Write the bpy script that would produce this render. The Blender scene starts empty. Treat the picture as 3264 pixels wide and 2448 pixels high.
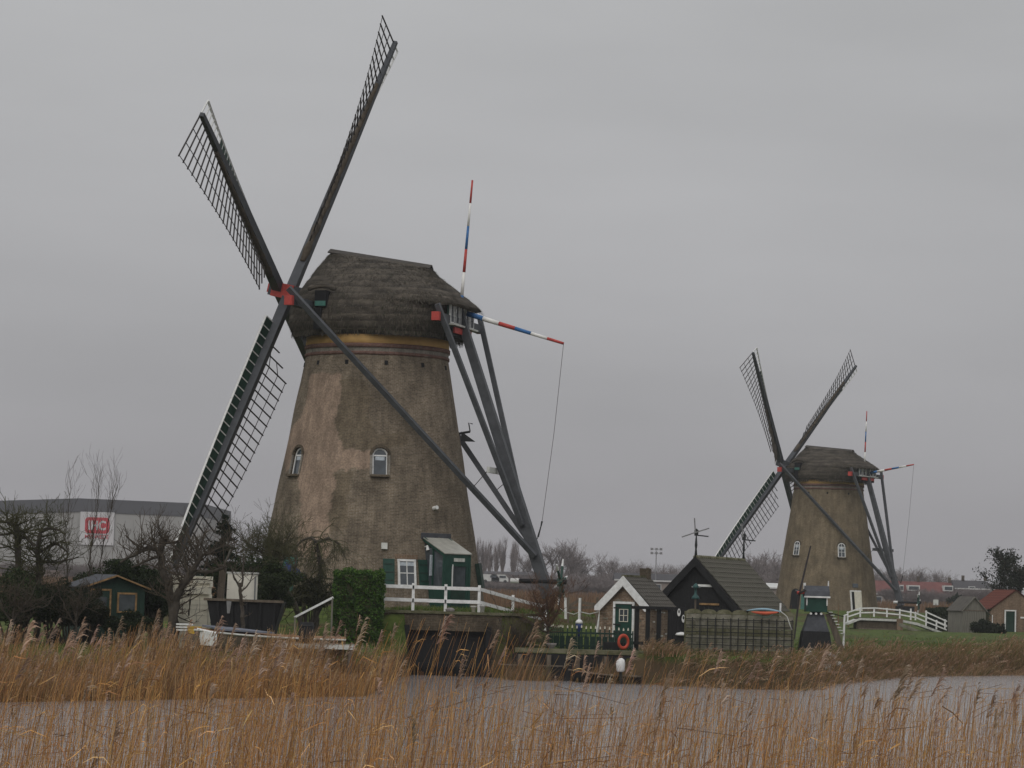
import bpy, math, random
import numpy as np
from mathutils import Vector, Matrix, noise as mnoise

# ------------------------------------------------------------------ camera
W, H, FPX, HZ, ROLL, CZ = 3264., 2448., 9500., 1875., math.radians(1.65), 3.4
PITCH = math.atan((HZ - H / 2) / FPX)
sc = bpy.context.scene
COL = sc.collection
_F = Vector((0, math.cos(PITCH), math.sin(PITCH)))
_r0 = Vector((1, 0, 0)); _u0 = Vector((0, -math.sin(PITCH), math.cos(PITCH)))
_R = _r0 * math.cos(ROLL) + _u0 * math.sin(ROLL)
_U = _u0 * math.cos(ROLL) - _r0 * math.sin(ROLL)
_C = Vector((0, 0, CZ))
cam_d = bpy.data.cameras.new("camera")
cam_d.sensor_fit = 'HORIZONTAL'; cam_d.sensor_width = 36.0
cam_d.lens = FPX * 36.0 / W
cam_d.clip_start = 0.5; cam_d.clip_end = 9000
cam = bpy.data.objects.new("camera", cam_d); COL.objects.link(cam)
m3 = Matrix((_R, _U, -_F)).transposed()
cam.matrix_world = Matrix.Translation(_C) @ m3.to_4x4()
sc.camera = cam

# ------------------------------------------------------------------ overcast sky
world = bpy.data.worlds.new("World"); sc.world = world; world.use_nodes = True
nt = world.node_tree; nt.nodes.clear()
def wn(t): return nt.nodes.new(t)
out = wn("ShaderNodeOutputWorld"); bg = wn("ShaderNodeBackground")
geo = wn("ShaderNodeTexCoord"); sep = wn("ShaderNodeSeparateXYZ")
nt.links.new(geo.outputs["Generated"], sep.inputs[0])
mr = wn("ShaderNodeMapRange"); mr.inputs[1].default_value = 0.0; mr.inputs[2].default_value = 1.0
mr.inputs[3].default_value = 0.0; mr.inputs[4].default_value = 1.0
nt.links.new(sep.outputs[2], mr.inputs[0])
ramp = wn("ShaderNodeValToRGB")                       # cloud layer: darker at the horizon, brighter overhead
el = ramp.color_ramp.elements
el[0].position = 0.0; el[0].color = (0.325, 0.315, 0.332, 1)
el[1].position = 1.0; el[1].color = (0.80, 0.82, 0.84, 1)
e = el.new(0.06); e.color = (0.375, 0.372, 0.386, 1)
e = el.new(0.20); e.color = (0.478, 0.480, 0.486, 1)
nt.links.new(mr.outputs[0], ramp.inputs[0])
nz = wn("ShaderNodeTexNoise"); nz.inputs["Scale"].default_value = 3.0; nz.inputs["Detail"].default_value = 4.0
mp = wn("ShaderNodeMapping"); mp.inputs["Scale"].default_value = (1, 1, 4.0)
nt.links.new(geo.outputs["Generated"], mp.inputs[0]); nt.links.new(mp.outputs[0], nz.inputs["Vector"])
nr = wn("ShaderNodeMapRange"); nr.inputs[1].default_value = 0.3; nr.inputs[2].default_value = 0.7
nr.inputs[3].default_value = 0.89; nr.inputs[4].default_value = 1.09
nt.links.new(nz.outputs["Fac"], nr.inputs[0])
mul = wn("ShaderNodeMix"); mul.data_type = 'RGBA'; mul.blend_type = 'MULTIPLY'; mul.inputs[0].default_value = 1.0
nt.links.new(ramp.outputs[0], mul.inputs[6]); nt.links.new(nr.outputs[0], mul.inputs[7])
sky = wn("ShaderNodeTexSky"); sky.sky_type = 'NISHITA'; sky.sun_disc = False
sky.sun_elevation = math.radians(42); sky.sun_rotation = math.radians(200); sky.dust_density = 4.0
sdim = wn("ShaderNodeMix"); sdim.data_type = 'RGBA'; sdim.blend_type = 'MULTIPLY'; sdim.inputs[0].default_value = 1.0
sdim.inputs[7].default_value = (0.06, 0.06, 0.06, 1)
nt.links.new(sky.outputs[0], sdim.inputs[6])
mixs = wn("ShaderNodeMix"); mixs.data_type = 'RGBA'; mixs.inputs[0].default_value = 0.05
nt.links.new(mul.outputs[2], mixs.inputs[6]); nt.links.new(sdim.outputs[2], mixs.inputs[7])
nt.links.new(mixs.outputs[2], bg.inputs[0]); bg.inputs[1].default_value = 1.0
nt.links.new(bg.outputs[0], out.inputs[0])

sun_d = bpy.data.lights.new("sun", 'SUN'); sun_d.energy = 0.95; sun_d.angle = math.radians(55)
sun_d.color = (1.0, 0.97, 0.93)
sun = bpy.data.objects.new("sun", sun_d); COL.objects.link(sun)
sun_dir = Vector((math.sin(math.radians(200)) * math.cos(math.radians(42)), math.cos(math.radians(200)) * math.cos(math.radians(42)), math.sin(math.radians(42))))
sun.rotation_euler = sun_dir.to_track_quat('Z', 'Y').to_euler(); sun.location = (-40, -60, 90)

vs = sc.view_settings
vs.view_transform = 'Standard'; vs.look = 'None'; vs.exposure = 0.0; vs.gamma = 1.0; vs.use_curve_mapping = False
sc.cycles.use_denoising = True
sc.cycles.max_bounces = 5; sc.cycles.diffuse_bounces = 2; sc.cycles.glossy_bounces = 2
sc.cycles.transparent_max_bounces = 8; sc.cycles.volume_bounces = 0; sc.cycles.transmission_bounces = 3
sc.cycles.caustics_reflective = False; sc.cycles.caustics_refractive = False

# ------------------------------------------------------------------ helpers
def at(x, y, Y):
    """ground plan helper used while surveying: world point at depth Y seen at photo pixel (x, y)"""
    r = _F + _R * ((x - W / 2) / FPX) - _U * ((y - H / 2) / FPX)
    return _C + r * (Y / r.y)
def px(x, Y, y=1900.): return at(x, y, Y).x
def rnd(a, b): return random.uniform(a, b)
def V(*a): return Vector(a)

ORG = {}
def tag(o, label=None, cat=None, group=None, kind=None):
    if label: o["label"] = label
    if cat: o["category"] = cat
    if group: o["group"] = group
    if kind: o["kind"] = kind
    return o
def empty(name, loc, label, cat, group=None):
    o = bpy.data.objects.new(name, None); COL.objects.link(o); o.location = loc
    o.empty_display_size = 0.3; ORG[o.name] = Vector(loc)
    return tag(o, label, cat, group)
def link_mesh(name, me, parent=None, origin=None):
    o = bpy.data.objects.new(name, me); COL.objects.link(o)
    if parent is not None:
        o.parent = parent; ORG[o.name] = ORG[parent.name]
    else:
        o.location = origin; ORG[o.name] = Vector(origin)
    return o

class MB:
    def __init__(s): s.v = []; s.f = []
    def add(s, vs, fs):
        n = len(s.v); s.v += [Vector(p) for p in vs]; s.f += [tuple(i + n for i in f) for f in fs]; return s
    def box(s, c, size, X=(1, 0, 0), Y=(0, 1, 0), Z=(0, 0, 1)):
        c = Vector(c); X = Vector(X) * size[0] / 2; Y = Vector(Y) * size[1] / 2; Z = Vector(Z) * size[2] / 2
        p = [c + X * a + Y * b + Z * d for d in (-1, 1) for (a, b) in ((-1, -1), (1, -1), (1, 1), (-1, 1))]
        return s.add(p, [(3, 2, 1, 0), (4, 5, 6, 7), (0, 1, 5, 4), (1, 2, 6, 5), (2, 3, 7, 6), (3, 0, 4, 7)])
    def bar(s, p0, p1, w, h, up=(0, 0, 1), w1=None, h1=None):
        p0 = Vector(p0); p1 = Vector(p1); d = (p1 - p0).normalized(); up = Vector(up)
        x = d.cross(up)
        if x.length < 1e-4: x = d.cross(Vector((1, 0, 0)))
        x.normalize(); y = x.cross(d).normalized(); w1 = w if w1 is None else w1; h1 = h if h1 is None else h1
        q = [p0 + x * a * w / 2 + y * b * h / 2 for (a, b) in ((-1, -1), (1, -1), (1, 1), (-1, 1))] + \
            [p1 + x * a * w1 / 2 + y * b * h1 / 2 for (a, b) in ((-1, -1), (1, -1), (1, 1), (-1, 1))]
        return s.add(q, [(3, 2, 1, 0), (4, 5, 6, 7), (0, 1, 5, 4), (1, 2, 6, 5), (2, 3, 7, 6), (3, 0, 4, 7)])
    def tube(s, pts, rad, n=8, cap=True):
        pts = [Vector(p) for p in pts]
        if not hasattr(rad, '__len__'): rad = [rad] * len(pts)
        vs = []; fs = []; ref = None
        for i, p in enumerate(pts):
            d = (pts[min(i + 1, len(pts) - 1)] - pts[max(i - 1, 0)]).normalized()
            if ref is None:
                ref = d.cross(Vector((0, 0, 1)))
                if ref.length < 1e-3: ref = d.cross(Vector((1, 0, 0)))
            ref = (ref - d * ref.dot(d)).normalized(); b = d.cross(ref)
            for k in range(n):
                t = 2 * math.pi * k / n
                vs.append(p + (ref * math.cos(t) + b * math.sin(t)) * rad[i])
        for i in range(len(pts) - 1):
            for k in range(n):
                a = i * n + k; c = i * n + (k + 1) % n
                fs.append((a, c, c + n, a + n))
        if cap:
            fs.append(tuple(range(n))[::-1]); fs.append(tuple(range((len(pts) - 1) * n, len(pts) * n)))
        return s.add(vs, fs)
    def prism(s, poly, ext):
        ext = Vector(ext); poly = [Vector(p) for p in poly]; n = len(poly)
        fs = [tuple(range(n))[::-1], tuple(range(n, 2 * n))] + [(i, (i + 1) % n, (i + 1) % n + n, i + n) for i in range(n)]
        return s.add(poly + [p + ext for p in poly], fs)
    def quad(s, a, b, c, d): return s.add([a, b, c, d], [(0, 1, 2, 3)])
    def lathe(s, prof, c, n=24, cap=True):
        c = Vector(c); vs = []; fs = []
        for (r, z) in prof:
            for k in range(n):
                t = 2 * math.pi * k / n; vs.append(c + V(r * math.cos(t), r * math.sin(t), z))
        for i in range(len(prof) - 1):
            for k in range(n):
                a = i * n + k; b = i * n + (k + 1) % n; fs.append((a, b, b + n, a + n))
        if cap: fs.append(tuple(range(n))[::-1]); fs.append(tuple(range((len(prof) - 1) * n, len(prof) * n)))
        return s.add(vs, fs)
    def build(s, name, mat, parent=None, smooth=False, origin=None):
        if parent is not None: o0 = ORG[parent.name]
        elif origin is not None: o0 = Vector(origin)
        else:
            lo = Vector([min(v[i] for v in s.v) for i in range(3)]); hi = Vector([max(v[i] for v in s.v) for i in range(3)])
            o0 = Vector(((lo.x + hi.x) / 2, (lo.y + hi.y) / 2, lo.z))
        me = bpy.data.meshes.new(name)
        me.from_pydata([v - o0 for v in s.v], [], s.f); me.materials.append(mat)
        if smooth: me.polygons.foreach_set("use_smooth", [True] * len(me.polygons))
        me.update()
        return link_mesh(name, me, parent, o0)

def np_mesh(name, verts, faces, mat, parent=None, origin=None, cols=None, smooth=False):
    """verts (n,3) array, faces (m,k) array of k-gons, cols (n,3) point colours"""
    verts = np.asarray(verts, np.float32); faces = np.asarray(faces, np.int32)
    o0 = np.array(ORG[parent.name] if parent is not None else origin, np.float32)
    me = bpy.data.meshes.new(name); k = faces.shape[1]
    me.vertices.add(len(verts)); me.vertices.foreach_set("co", (verts - o0).ravel())
    me.loops.add(faces.size); me.loops.foreach_set("vertex_index", faces.ravel())
    me.polygons.add(len(faces)); me.polygons.foreach_set("loop_start", np.arange(0, faces.size, k, dtype=np.int32))
    me.polygons.foreach_set("loop_total", np.full(len(faces), k, np.int32))
    if smooth: me.polygons.foreach_set("use_smooth", np.ones(len(faces), bool))
    me.materials.append(mat)
    if cols is not None:
        ca = me.color_attributes.new("Col", 'FLOAT_COLOR', 'POINT')
        c4 = np.ones((len(verts), 4), np.float32); c4[:, :3] = cols
        ca.data.foreach_set("color", c4.ravel())
    me.update(calc_edges=True); me.validate()
    return link_mesh(name, me, parent, tuple(o0))

# ------------------------------------------------------------------ materials
def mat(name, c, rough=0.8, var=0.18, scale=3.0, bump=0.0, bscale=None, metal=0.0, c2=None, stretch=(1, 1, 1), spec=0.3, emit=None):
    m = bpy.data.materials.new(name); m.use_nodes = True
    n = m.node_tree.nodes; l = m.node_tree.links; b = n["Principled BSDF"]
    b.inputs["Roughness"].default_value = rough; b.inputs["Metallic"].default_value = metal
    b.inputs["Specular IOR Level"].default_value = spec
    tc = n.new("ShaderNodeTexCoord"); mpn = n.new("ShaderNodeMapping"); mpn.inputs["Scale"].default_value = stretch
    l.new(tc.outputs["Object"], mpn.inputs[0])
    t = n.new("ShaderNodeTexNoise"); t.inputs["Scale"].default_value = scale; t.inputs["Detail"].default_value = 6; t.inputs["Roughness"].default_value = 0.65
    l.new(mpn.outputs[0], t.inputs["Vector"])
    r = n.new("ShaderNodeValToRGB"); r.color_ramp.elements[0].position = 0.32; r.color_ramp.elements[1].position = 0.68
    a = [max(0, x * (1 - var)) for x in c]; d = list(c2) if c2 else [min(1, x * (1 + var)) for x in c]
    r.color_ramp.elements[0].color = (*a, 1); r.color_ramp.elements[1].color = (*d, 1)
    l.new(t.outputs["Fac"], r.inputs[0]); l.new(r.outputs[0], b.inputs["Base Color"])
    if bump:
        t2 = n.new("ShaderNodeTexNoise"); t2.inputs["Scale"].default_value = bscale or scale * 4; t2.inputs["Detail"].default_value = 4
        l.new(mpn.outputs[0], t2.inputs["Vector"])
        bp = n.new("ShaderNodeBump"); bp.inputs["Strength"].default_value = bump; bp.inputs["Distance"].default_value = 0.05
        l.new(t2.outputs["Fac"], bp.inputs["Height"]); l.new(bp.outputs[0], b.inputs["Normal"])
    return m
def vmat(name, rough=0.85, transl=0.0):
    m = bpy.data.materials.new(name); m.use_nodes = True
    n = m.node_tree.nodes; l = m.node_tree.links; b = n["Principled BSDF"]
    b.inputs["Roughness"].default_value = rough; b.inputs["Specular IOR Level"].default_value = 0.2
    a = n.new("ShaderNodeVertexColor"); a.layer_name = "Col"; l.new(a.outputs[0], b.inputs["Base Color"])
    if transl:
        tr = n.new("ShaderNodeBsdfTranslucent"); l.new(a.outputs[0], tr.inputs[0])
        mx = n.new("ShaderNodeMixShader"); mx.inputs[0].default_value = transl
        l.new(b.outputs[0], mx.inputs[1]); l.new(tr.outputs[0], mx.inputs[2])
        l.new(mx.outputs[0], n["Material Output"].inputs[0])
    return m
def brickmat(name, c1, c2, mortar, bw=0.22, bh=0.065, rough=0.9, attr=False, stain=0.35, pale=None, dark=None, uv=False, bump=0.4):
    m = bpy.data.materials.new(name); m.use_nodes = True
    n = m.node_tree.nodes; l = m.node_tree.links; b = n["Principled BSDF"]
    b.inputs["Roughness"].default_value = rough; b.inputs["Specular IOR Level"].default_value = 0.15
    tc = n.new("ShaderNodeTexCoord")
    bt = n.new("ShaderNodeTexBrick"); bt.inputs["Scale"].default_value = 1.0
    bt.inputs["Brick Width"].default_value = bw; bt.inputs["Row Height"].default_value = bh; bt.inputs["Mortar Size"].default_value = 0.009
    bt.inputs["Mortar Smooth"].default_value = 0.3; bt.inputs["Bias"].default_value = -0.1
    bt.inputs["Color1"].default_value = (*c1, 1); bt.inputs["Color2"].default_value = (*c2, 1); bt.inputs["Mortar"].default_value = (*mortar, 1)
    if uv: l.new(tc.outputs["UV"], bt.inputs["Vector"])
    else:
        # lay the courses on vertical walls: u = x - y, v = z
        sp = n.new("ShaderNodeSeparateXYZ"); l.new(tc.outputs["Object"], sp.inputs[0])
        sb = n.new("ShaderNodeMath"); sb.operation = 'SUBTRACT'; l.new(sp.outputs[0], sb.inputs[0]); l.new(sp.outputs[1], sb.inputs[1])
        cb = n.new("ShaderNodeCombineXYZ"); l.new(sb.outputs[0], cb.inputs[0]); l.new(sp.outputs[2], cb.inputs[1])
        l.new(cb.outputs[0], bt.inputs["Vector"])
    col = bt.outputs["Color"]
    def mixc(fac, ca, cb_, blend='MIX', f=1.0):
        mx = n.new("ShaderNodeMix"); mx.data_type = 'RGBA'; mx.blend_type = blend
        if fac is None: mx.inputs[0].default_value = f
        else: l.new(fac, mx.inputs[0])
        l.new(ca, mx.inputs[6])
        if isinstance(cb_, tuple): mx.inputs[7].default_value = (*cb_, 1)
        else: l.new(cb_, mx.inputs[7])
        return mx.outputs[2]
    if attr:
        at_ = n.new("ShaderNodeVertexColor"); at_.layer_name = "Col"
        sp2 = n.new("ShaderNodeSeparateColor"); l.new(at_.outputs[0], sp2.inputs[0])
        pale_b = mixc(None, col, pale, 'MIX', 0.72); dark_b = mixc(None, col, dark, 'MIX', 0.55)
        col = mixc(sp2.outputs[1], col, dark_b); col = mixc(sp2.outputs[0], col, pale_b)
    nz = n.new("ShaderNodeTexNoise"); nz.inputs["Scale"].default_value = 0.9; nz.inputs["Detail"].default_value = 8; nz.inputs["Roughness"].default_value = 0.72
    l.new(tc.outputs["Object"], nz.inputs["Vector"])
    rr = n.new("ShaderNodeMapRange"); rr.inputs[1].default_value = 0.3; rr.inputs[2].default_value = 0.7
    rr.inputs[3].default_value = 1 - stain; rr.inputs[4].default_value = 1 + stain * 0.6
    l.new(nz.outputs["Fac"], rr.inputs[0])
    col = mixc(None, col, rr.outputs[0], 'MULTIPLY')
    n2 = n.new("ShaderNodeTexNoise"); n2.inputs["Scale"].default_value = 14; n2.inputs["Detail"].default_value = 3
    l.new(tc.outputs["Object"], n2.inputs["Vector"])
    r2 = n.new("ShaderNodeMapRange"); r2.inputs[1].default_value = 0.3; r2.inputs[2].default_value = 0.7; r2.inputs[3].default_value = 0.75; r2.inputs[4].default_value = 1.25
    l.new(n2.outputs["Fac"], r2.inputs[0]); col = mixc(None, col, r2.outputs[0], 'MULTIPLY')
    mst = n.new("ShaderNodeMapping"); mst.inputs["Scale"].default_value = (2.2, 2.2, .16); l.new(tc.outputs["Object"], mst.inputs[0])
    n3 = n.new("ShaderNodeTexNoise"); n3.inputs["Scale"].default_value = 1.6; n3.inputs["Detail"].default_value = 5; l.new(mst.outputs[0], n3.inputs["Vector"])
    r3 = n.new("ShaderNodeMapRange"); r3.inputs[1].default_value = 0.35; r3.inputs[2].default_value = 0.65; r3.inputs[3].default_value = 0.80; r3.inputs[4].default_value = 1.12
    l.new(n3.outputs["Fac"], r3.inputs[0]); col = mixc(None, col, r3.outputs[0], 'MULTIPLY')
    l.new(col, b.inputs["Base Color"])
    bp = n.new("ShaderNodeBump"); bp.inputs["Strength"].default_value = bump; bp.inputs["Distance"].default_value = 0.012; bp.invert = True
    l.new(bt.outputs["Fac"], bp.inputs["Height"]); l.new(bp.outputs[0], b.inputs["Normal"])
    return m

M = {}
M['white'] = mat('white_paint', (0.72, 0.715, 0.69), 0.6, 0.20, 6, c2=(0.80, 0.80, 0.79))
M['cream'] = mat('cream_paint', (0.66, 0.62, 0.52), 0.7, 0.12, 5)
M['offwhite'] = mat('weathered_white', (0.50, 0.50, 0.47), 0.8, 0.25, 6)
M['green'] = mat('green_paint', (0.011, 0.050, 0.036), 0.5, 0.2, 5)
M['dgreen'] = mat('dark_green_paint', (0.012, 0.034, 0.024), 0.6, 0.3, 5)
M['teal'] = mat('teal_paint', (0.045, 0.14, 0.115), 0.7, 0.2, 4)
M['black'] = mat('tarred_wood', (0.010, 0.010, 0.011), 0.7, 0.4, 5, 0.3, 14, stretch=(4, 4, .6))
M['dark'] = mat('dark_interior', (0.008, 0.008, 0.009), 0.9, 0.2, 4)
M['stock'] = mat('grey_stock_paint', (0.052, 0.056, 0.064), 0.55, 0.22, 2.5, 0.1, 10)
M['beam'] = mat('grey_beam_paint', (0.066, 0.069, 0.076), 0.6, 0.25, 2.5, 0.15, 10)
M['lattice'] = mat('dark_lattice_wood', (0.040, 0.034, 0.034), 0.7, 0.3, 5)
M['board'] = mat('green_wind_board', (0.012, 0.042, 0.028), 0.6, 0.4, 3)
M['red'] = mat('red_paint', (0.42, 0.055, 0.045), 0.55, 0.2, 6)
M['blue'] = mat('blue_paint', (0.035, 0.13, 0.32), 0.55, 0.2, 6)
M['poleW'] = mat('white_pole_paint', (0.72, 0.71, 0.68), 0.55, 0.08, 6)
M['ochre'] = mat('ochre_band_paint', (0.46, 0.275, 0.090), 0.7, 0.2, 1.6, c2=(0.54, 0.34, 0.13))
def thatchmat():
    m = mat('thatch', (0.062, 0.052, 0.041), 0.95, 0.45, 1.1, 0.9, 9, stretch=(1, 1, 3.2), c2=(0.120, 0.101, 0.080))
    n = m.node_tree.nodes; l = m.node_tree.links; b = n["Principled BSDF"]; src = b.inputs["Base Color"].links[0].from_socket
    tc = n.new("ShaderNodeTexCoord"); wv = n.new("ShaderNodeTexWave"); wv.wave_type = 'BANDS'; wv.bands_direction = 'Z'; wv.wave_profile = 'SAW'
    wv.inputs["Scale"].default_value = 1.0; wv.inputs["Distortion"].default_value = 1.6; wv.inputs["Detail"].default_value = 4; wv.inputs["Detail Scale"].default_value = 3.0
    l.new(tc.outputs["Object"], wv.inputs["Vector"]); r = n.new("ShaderNodeMapRange"); r.inputs[3].default_value = .62; r.inputs[4].default_value = 1.15; l.new(wv.outputs["Fac"], r.inputs[0])
    mx = n.new("ShaderNodeMix"); mx.data_type = 'RGBA'; mx.blend_type = 'MULTIPLY'; mx.inputs[0].default_value = 1; l.new(src, mx.inputs[6]); l.new(r.outputs[0], mx.inputs[7]); l.new(mx.outputs[2], b.inputs["Base Color"])
    return m
M['thatch'] = thatchmat()
M['ridge'] = mat('ridge_wood', (0.055, 0.048, 0.042), 0.8, 0.3, 3)
M['cloth'] = mat('brown_sailcloth', (0.075, 0.060, 0.044), 0.95, 0.3, 2.5, 0.5, 8)
M['glass'] = mat('window_glass', (0.055, 0.065, 0.075), 0.12, 0.3, 2, spec=0.7)
M['curtain'] = mat('net_curtain', (0.42, 0.46, 0.50), 0.8, 0.2, 9)
M['rope'] = mat('rope', (0.10, 0.095, 0.09), 0.9, 0.2, 20)
M['wire'] = mat('thin_wire', (0.05, 0.05, 0.05), 0.6, 0.2, 20)
M['tar'] = mat('slate', (0.060, 0.063, 0.072), 0.75, 0.25, 4)
M['wood'] = mat('weathered_wood', (0.13, 0.105, 0.080), 0.9, 0.35, 3, 0.5, 14, stretch=(3, 3, .5))
M['greywood'] = mat('grey_boards', (0.17, 0.160, 0.135), 0.9, 0.3, 3, 0.5, 12, stretch=(4, 4, .5))
M['tan'] = mat('varnished_trim', (0.24, 0.145, 0.065), 0.8, 0.5, 5)
M['concrete'] = mat('concrete', (0.155, 0.150, 0.095), 0.9, 0.35, 2.5, 0.5, 12, c2=(0.25, 0.235, 0.19))
M['moss'] = mat('mossy_concrete', (0.085, 0.085, 0.028), 0.95, 0.4, 2.2, 0.5, 12, c2=(0.19, 0.18, 0.12))
M['tile'] = mat('mossy_roof_tile', (0.062, 0.060, 0.040), 0.85, 0.3, 2.6, 0.4, 16, c2=(0.120, 0.110, 0.090))
M['tile2'] = mat('grey_roof_tile', (0.080, 0.073, 0.062), 0.85, 0.3, 3, 0.4, 16)
M['redtile'] = mat('red_roof_tile', (0.115, 0.034, 0.022), 0.9, 0.5, 1.2)
M['farred'] = mat('far_red_roof', (0.145, 0.052, 0.046), 0.85, 0.2, .6)
M['fargrey'] = mat('far_grey_roof', (0.055, 0.052, 0.056), 0.85, 0.2, .6)
M['farwall'] = mat('far_house_wall', (0.26, 0.22, 0.19), 0.9, 0.15, .6)
M['farwhite'] = mat('far_white', (0.55, 0.55, 0.53), 0.8, 0.1, 1)
M['orange'] = mat('orange_plastic', (0.50, 0.095, 0.045), 0.55, 0.2, 4)
M['lifering'] = mat('red_lifering', (0.46, 0.065, 0.035), 0.6, 0.2, 5)
M['skyblue'] = mat('pale_blue_plastic', (0.25, 0.38, 0.46), 0.5, 0.2, 4)
M['tarp'] = mat('blue_tarp', (0.030, 0.050, 0.16), 0.6, 0.3, 4, 0.4)
M['tarpgrey'] = mat('grey_boat_cover', (0.13, 0.14, 0.17), 0.7, 0.25, 3, 0.4)
M['rust'] = mat('rusty_deck', (0.20, 0.105, 0.05), 0.85, 0.35, 3)
M['yellow'] = mat('yellow_plastic', (0.55, 0.34, 0.03), 0.6, 0.2, 5)
M['foam'] = mat('foam_slab', (0.74, 0.70, 0.58), 0.9, 0.12, 3)
M['tank'] = mat('white_tank', (0.68, 0.65, 0.57), 0.7, 0.1, 2)
M['hullfascia'] = mat('dark_metal_fascia', (0.085, 0.087, 0.098), 0.6, 0.06, .1)
M['hallwall'] = mat('light_metal_wall', (0.33, 0.325, 0.315), 0.6, 0.06, .1)
M['signwhite'] = mat('sign_white', (0.56, 0.55, 0.56), 0.6, 0.03, .3)
M['signred'] = mat('sign_red', (0.50, 0.045, 0.065), 0.6, 0.04, .3)
M['steel'] = mat('galvanised_steel', (0.20, 0.20, 0.20), 0.5, 0.2, 5)
M['iron'] = mat('dark_iron', (0.022, 0.024, 0.024), 0.6, 0.2, 6)
M['bark'] = mat('bark', (0.060, 0.050, 0.040), 0.95, 0.35, 4, 0.7, 16)
M['lantern'] = mat('lantern_paint', (0.030, 0.080, 0.075), 0.6)
M['bark_hazed'] = mat('hazed_far_bark', (0.185, 0.155, 0.148), 0.95, 0.3, 1)  # bark lightened so the colour itself carries the fade of distance haze
M['twig'] = mat('twigs', (0.072, 0.056, 0.040), 0.95, 0.3, 2)
M['oliveTwig'] = mat('olive_twigs', (0.060, 0.058, 0.026), 0.95, 0.4, 1.5)
M['redTwig'] = mat('reddish_twigs', (0.105, 0.056, 0.032), 0.95, 0.35, 2)
M['veg'] = vmat('plant_blades', 0.85, 0.25)
M['leaf'] = vmat('evergreen_leaves', 0.7, 0.15)
M['stone'] = mat('rubble', (0.22, 0.20, 0.19), 0.9, 0.35, 5, 0.5)
M['brick_tower'] = brickmat('tower_brick', (0.140, 0.107, 0.072), (0.212, 0.166, 0.118), (0.235, 0.205, 0.168), attr=True, stain=0.42,
                            pale=(0.345, 0.248, 0.186), dark=(0.105, 0.080, 0.048), uv=True)
M['brick_red'] = brickmat('red_moulding_brick', (0.150, 0.075, 0.060), (0.185, 0.100, 0.080), (0.17, 0.13, 0.11), stain=0.25)
M['brick_grey'] = brickmat('grey_moulding_brick', (0.215, 0.195, 0.165), (0.235, 0.21, 0.18), (0.23, 0.21, 0.18), stain=0.25)
M['brick_old'] = brickmat('old_wall_brick', (0.080, 0.062, 0.040), (0.115, 0.088, 0.060), (0.13, 0.11, 0.085), stain=0.55)
M['brick_yard'] = brickmat('yellow_brown_brick', (0.20, 0.132, 0.085), (0.30, 0.212, 0.142), (0.28, 0.24, 0.20), stain=0.4)
M['brick_shed'] = brickmat('shed_brick', (0.185, 0.120, 0.078), (0.225, 0.150, 0.100), (0.20, 0.165, 0.125), stain=0.3)

# ------------------------------------------------------------------ terrain
def sstep(a, b, x):
    t = np.clip((x - a) / (b - a), 0, 1); return t * t * (3 - 2 * t)
BX = np.array([-400, -60, -30, -13.7, -9.0, -6.0, -4.2, -3.75, -0.45, 0.0, 4.3, 8.7, 10.9, 12.7, 17.8, 24.4, 40, 80, 400.])
BY = np.array([60, 66, 72, 80, 86, 90, 92, 117.0, 117.0, 112.6, 112.0, 108, 109.5, 118, 133, 142, 152, 170, 260.])
def G(x, y):
    x = np.asarray(x, float); y = np.asarray(y, float)
    g = 1.05 + 0.06 * np.sin(x * .37 + y * .21) + 0.05 * np.sin(x * .13 - y * .45)
    g = g - 0.45 * sstep(300, 420, y)
    d1 = np.hypot(x + 6.12, y - 134.3); g = g + (2.42 - g) * (1 - sstep(8.0, 19, d1))
    cw = (1 - sstep(2.4, 4.4, np.abs(x + 2.0))) * sstep(113, 114.2, y) * (1 - sstep(128, 136, y)); g = g + (2.42 - g) * cw
    d2 = np.hypot(x - 29.76, y - 277.5); g = g + (2.25 - g) * (1 - sstep(8.0, 26, d2))
    b = y - np.interp(x, BX, BY)
    hard = ((x > -3.9) & (x < 6.6)).astype(float)
    wid = 3.2 * (1 - hard) + 0.4 * hard
    far = -0.8 + (g + 0.8) * sstep(-0.6 * (1 - hard), 1, b / wid)
    near = 1.78 - 2.5 * sstep(7, 24, y)
    return np.where(y < 45, near, far)
def gz(x, y): return float(G(x, y))

xs = np.concatenate([np.linspace(-3000, -70, 26), np.linspace(-66, -26, 21), np.linspace(-25, 45, 150), np.linspace(46, 90, 23), np.linspace(100, 3000, 26)])
ys = np.concatenate([np.linspace(-200, -5, 6), np.linspace(0, 30, 31), np.linspace(34, 74, 11), np.linspace(75, 160, 171), np.linspace(162, 320, 80), np.linspace(330, 3500, 40)])
gx, gy = np.meshgrid(xs, ys); gzv = G(gx, gy)
vt = np.stack([gx.ravel(), gy.ravel(), gzv.ravel()], 1); nx = len(xs); ny = len(ys)
ii, jj = np.meshgrid(np.arange(nx - 1), np.arange(ny - 1)); a0 = (jj * nx + ii).ravel()
fq = np.stack([a0, a0 + 1, a0 + 1 + nx, a0 + nx], 1)
gm = bpy.data.materials.new('grass_ground'); gm.use_nodes = True
n_ = gm.node_tree.nodes; l_ = gm.node_tree.links; b_ = n_["Principled BSDF"]; b_.inputs["Roughness"].default_value = 0.95; b_.inputs["Specular IOR Level"].default_value = 0.1
tc_ = n_.new("ShaderNodeTexCoord")
def gnoise(s, det=5):
    t = n_.new("ShaderNodeTexNoise"); t.inputs["Scale"].default_value = s; t.inputs["Detail"].default_value = det; l_.new(tc_.outputs["Object"], t.inputs["Vector"]); return t.outputs["Fac"]
r1 = n_.new("ShaderNodeValToRGB"); r1.color_ramp.elements[0].position = .35; r1.color_ramp.elements[1].position = .65
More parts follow.
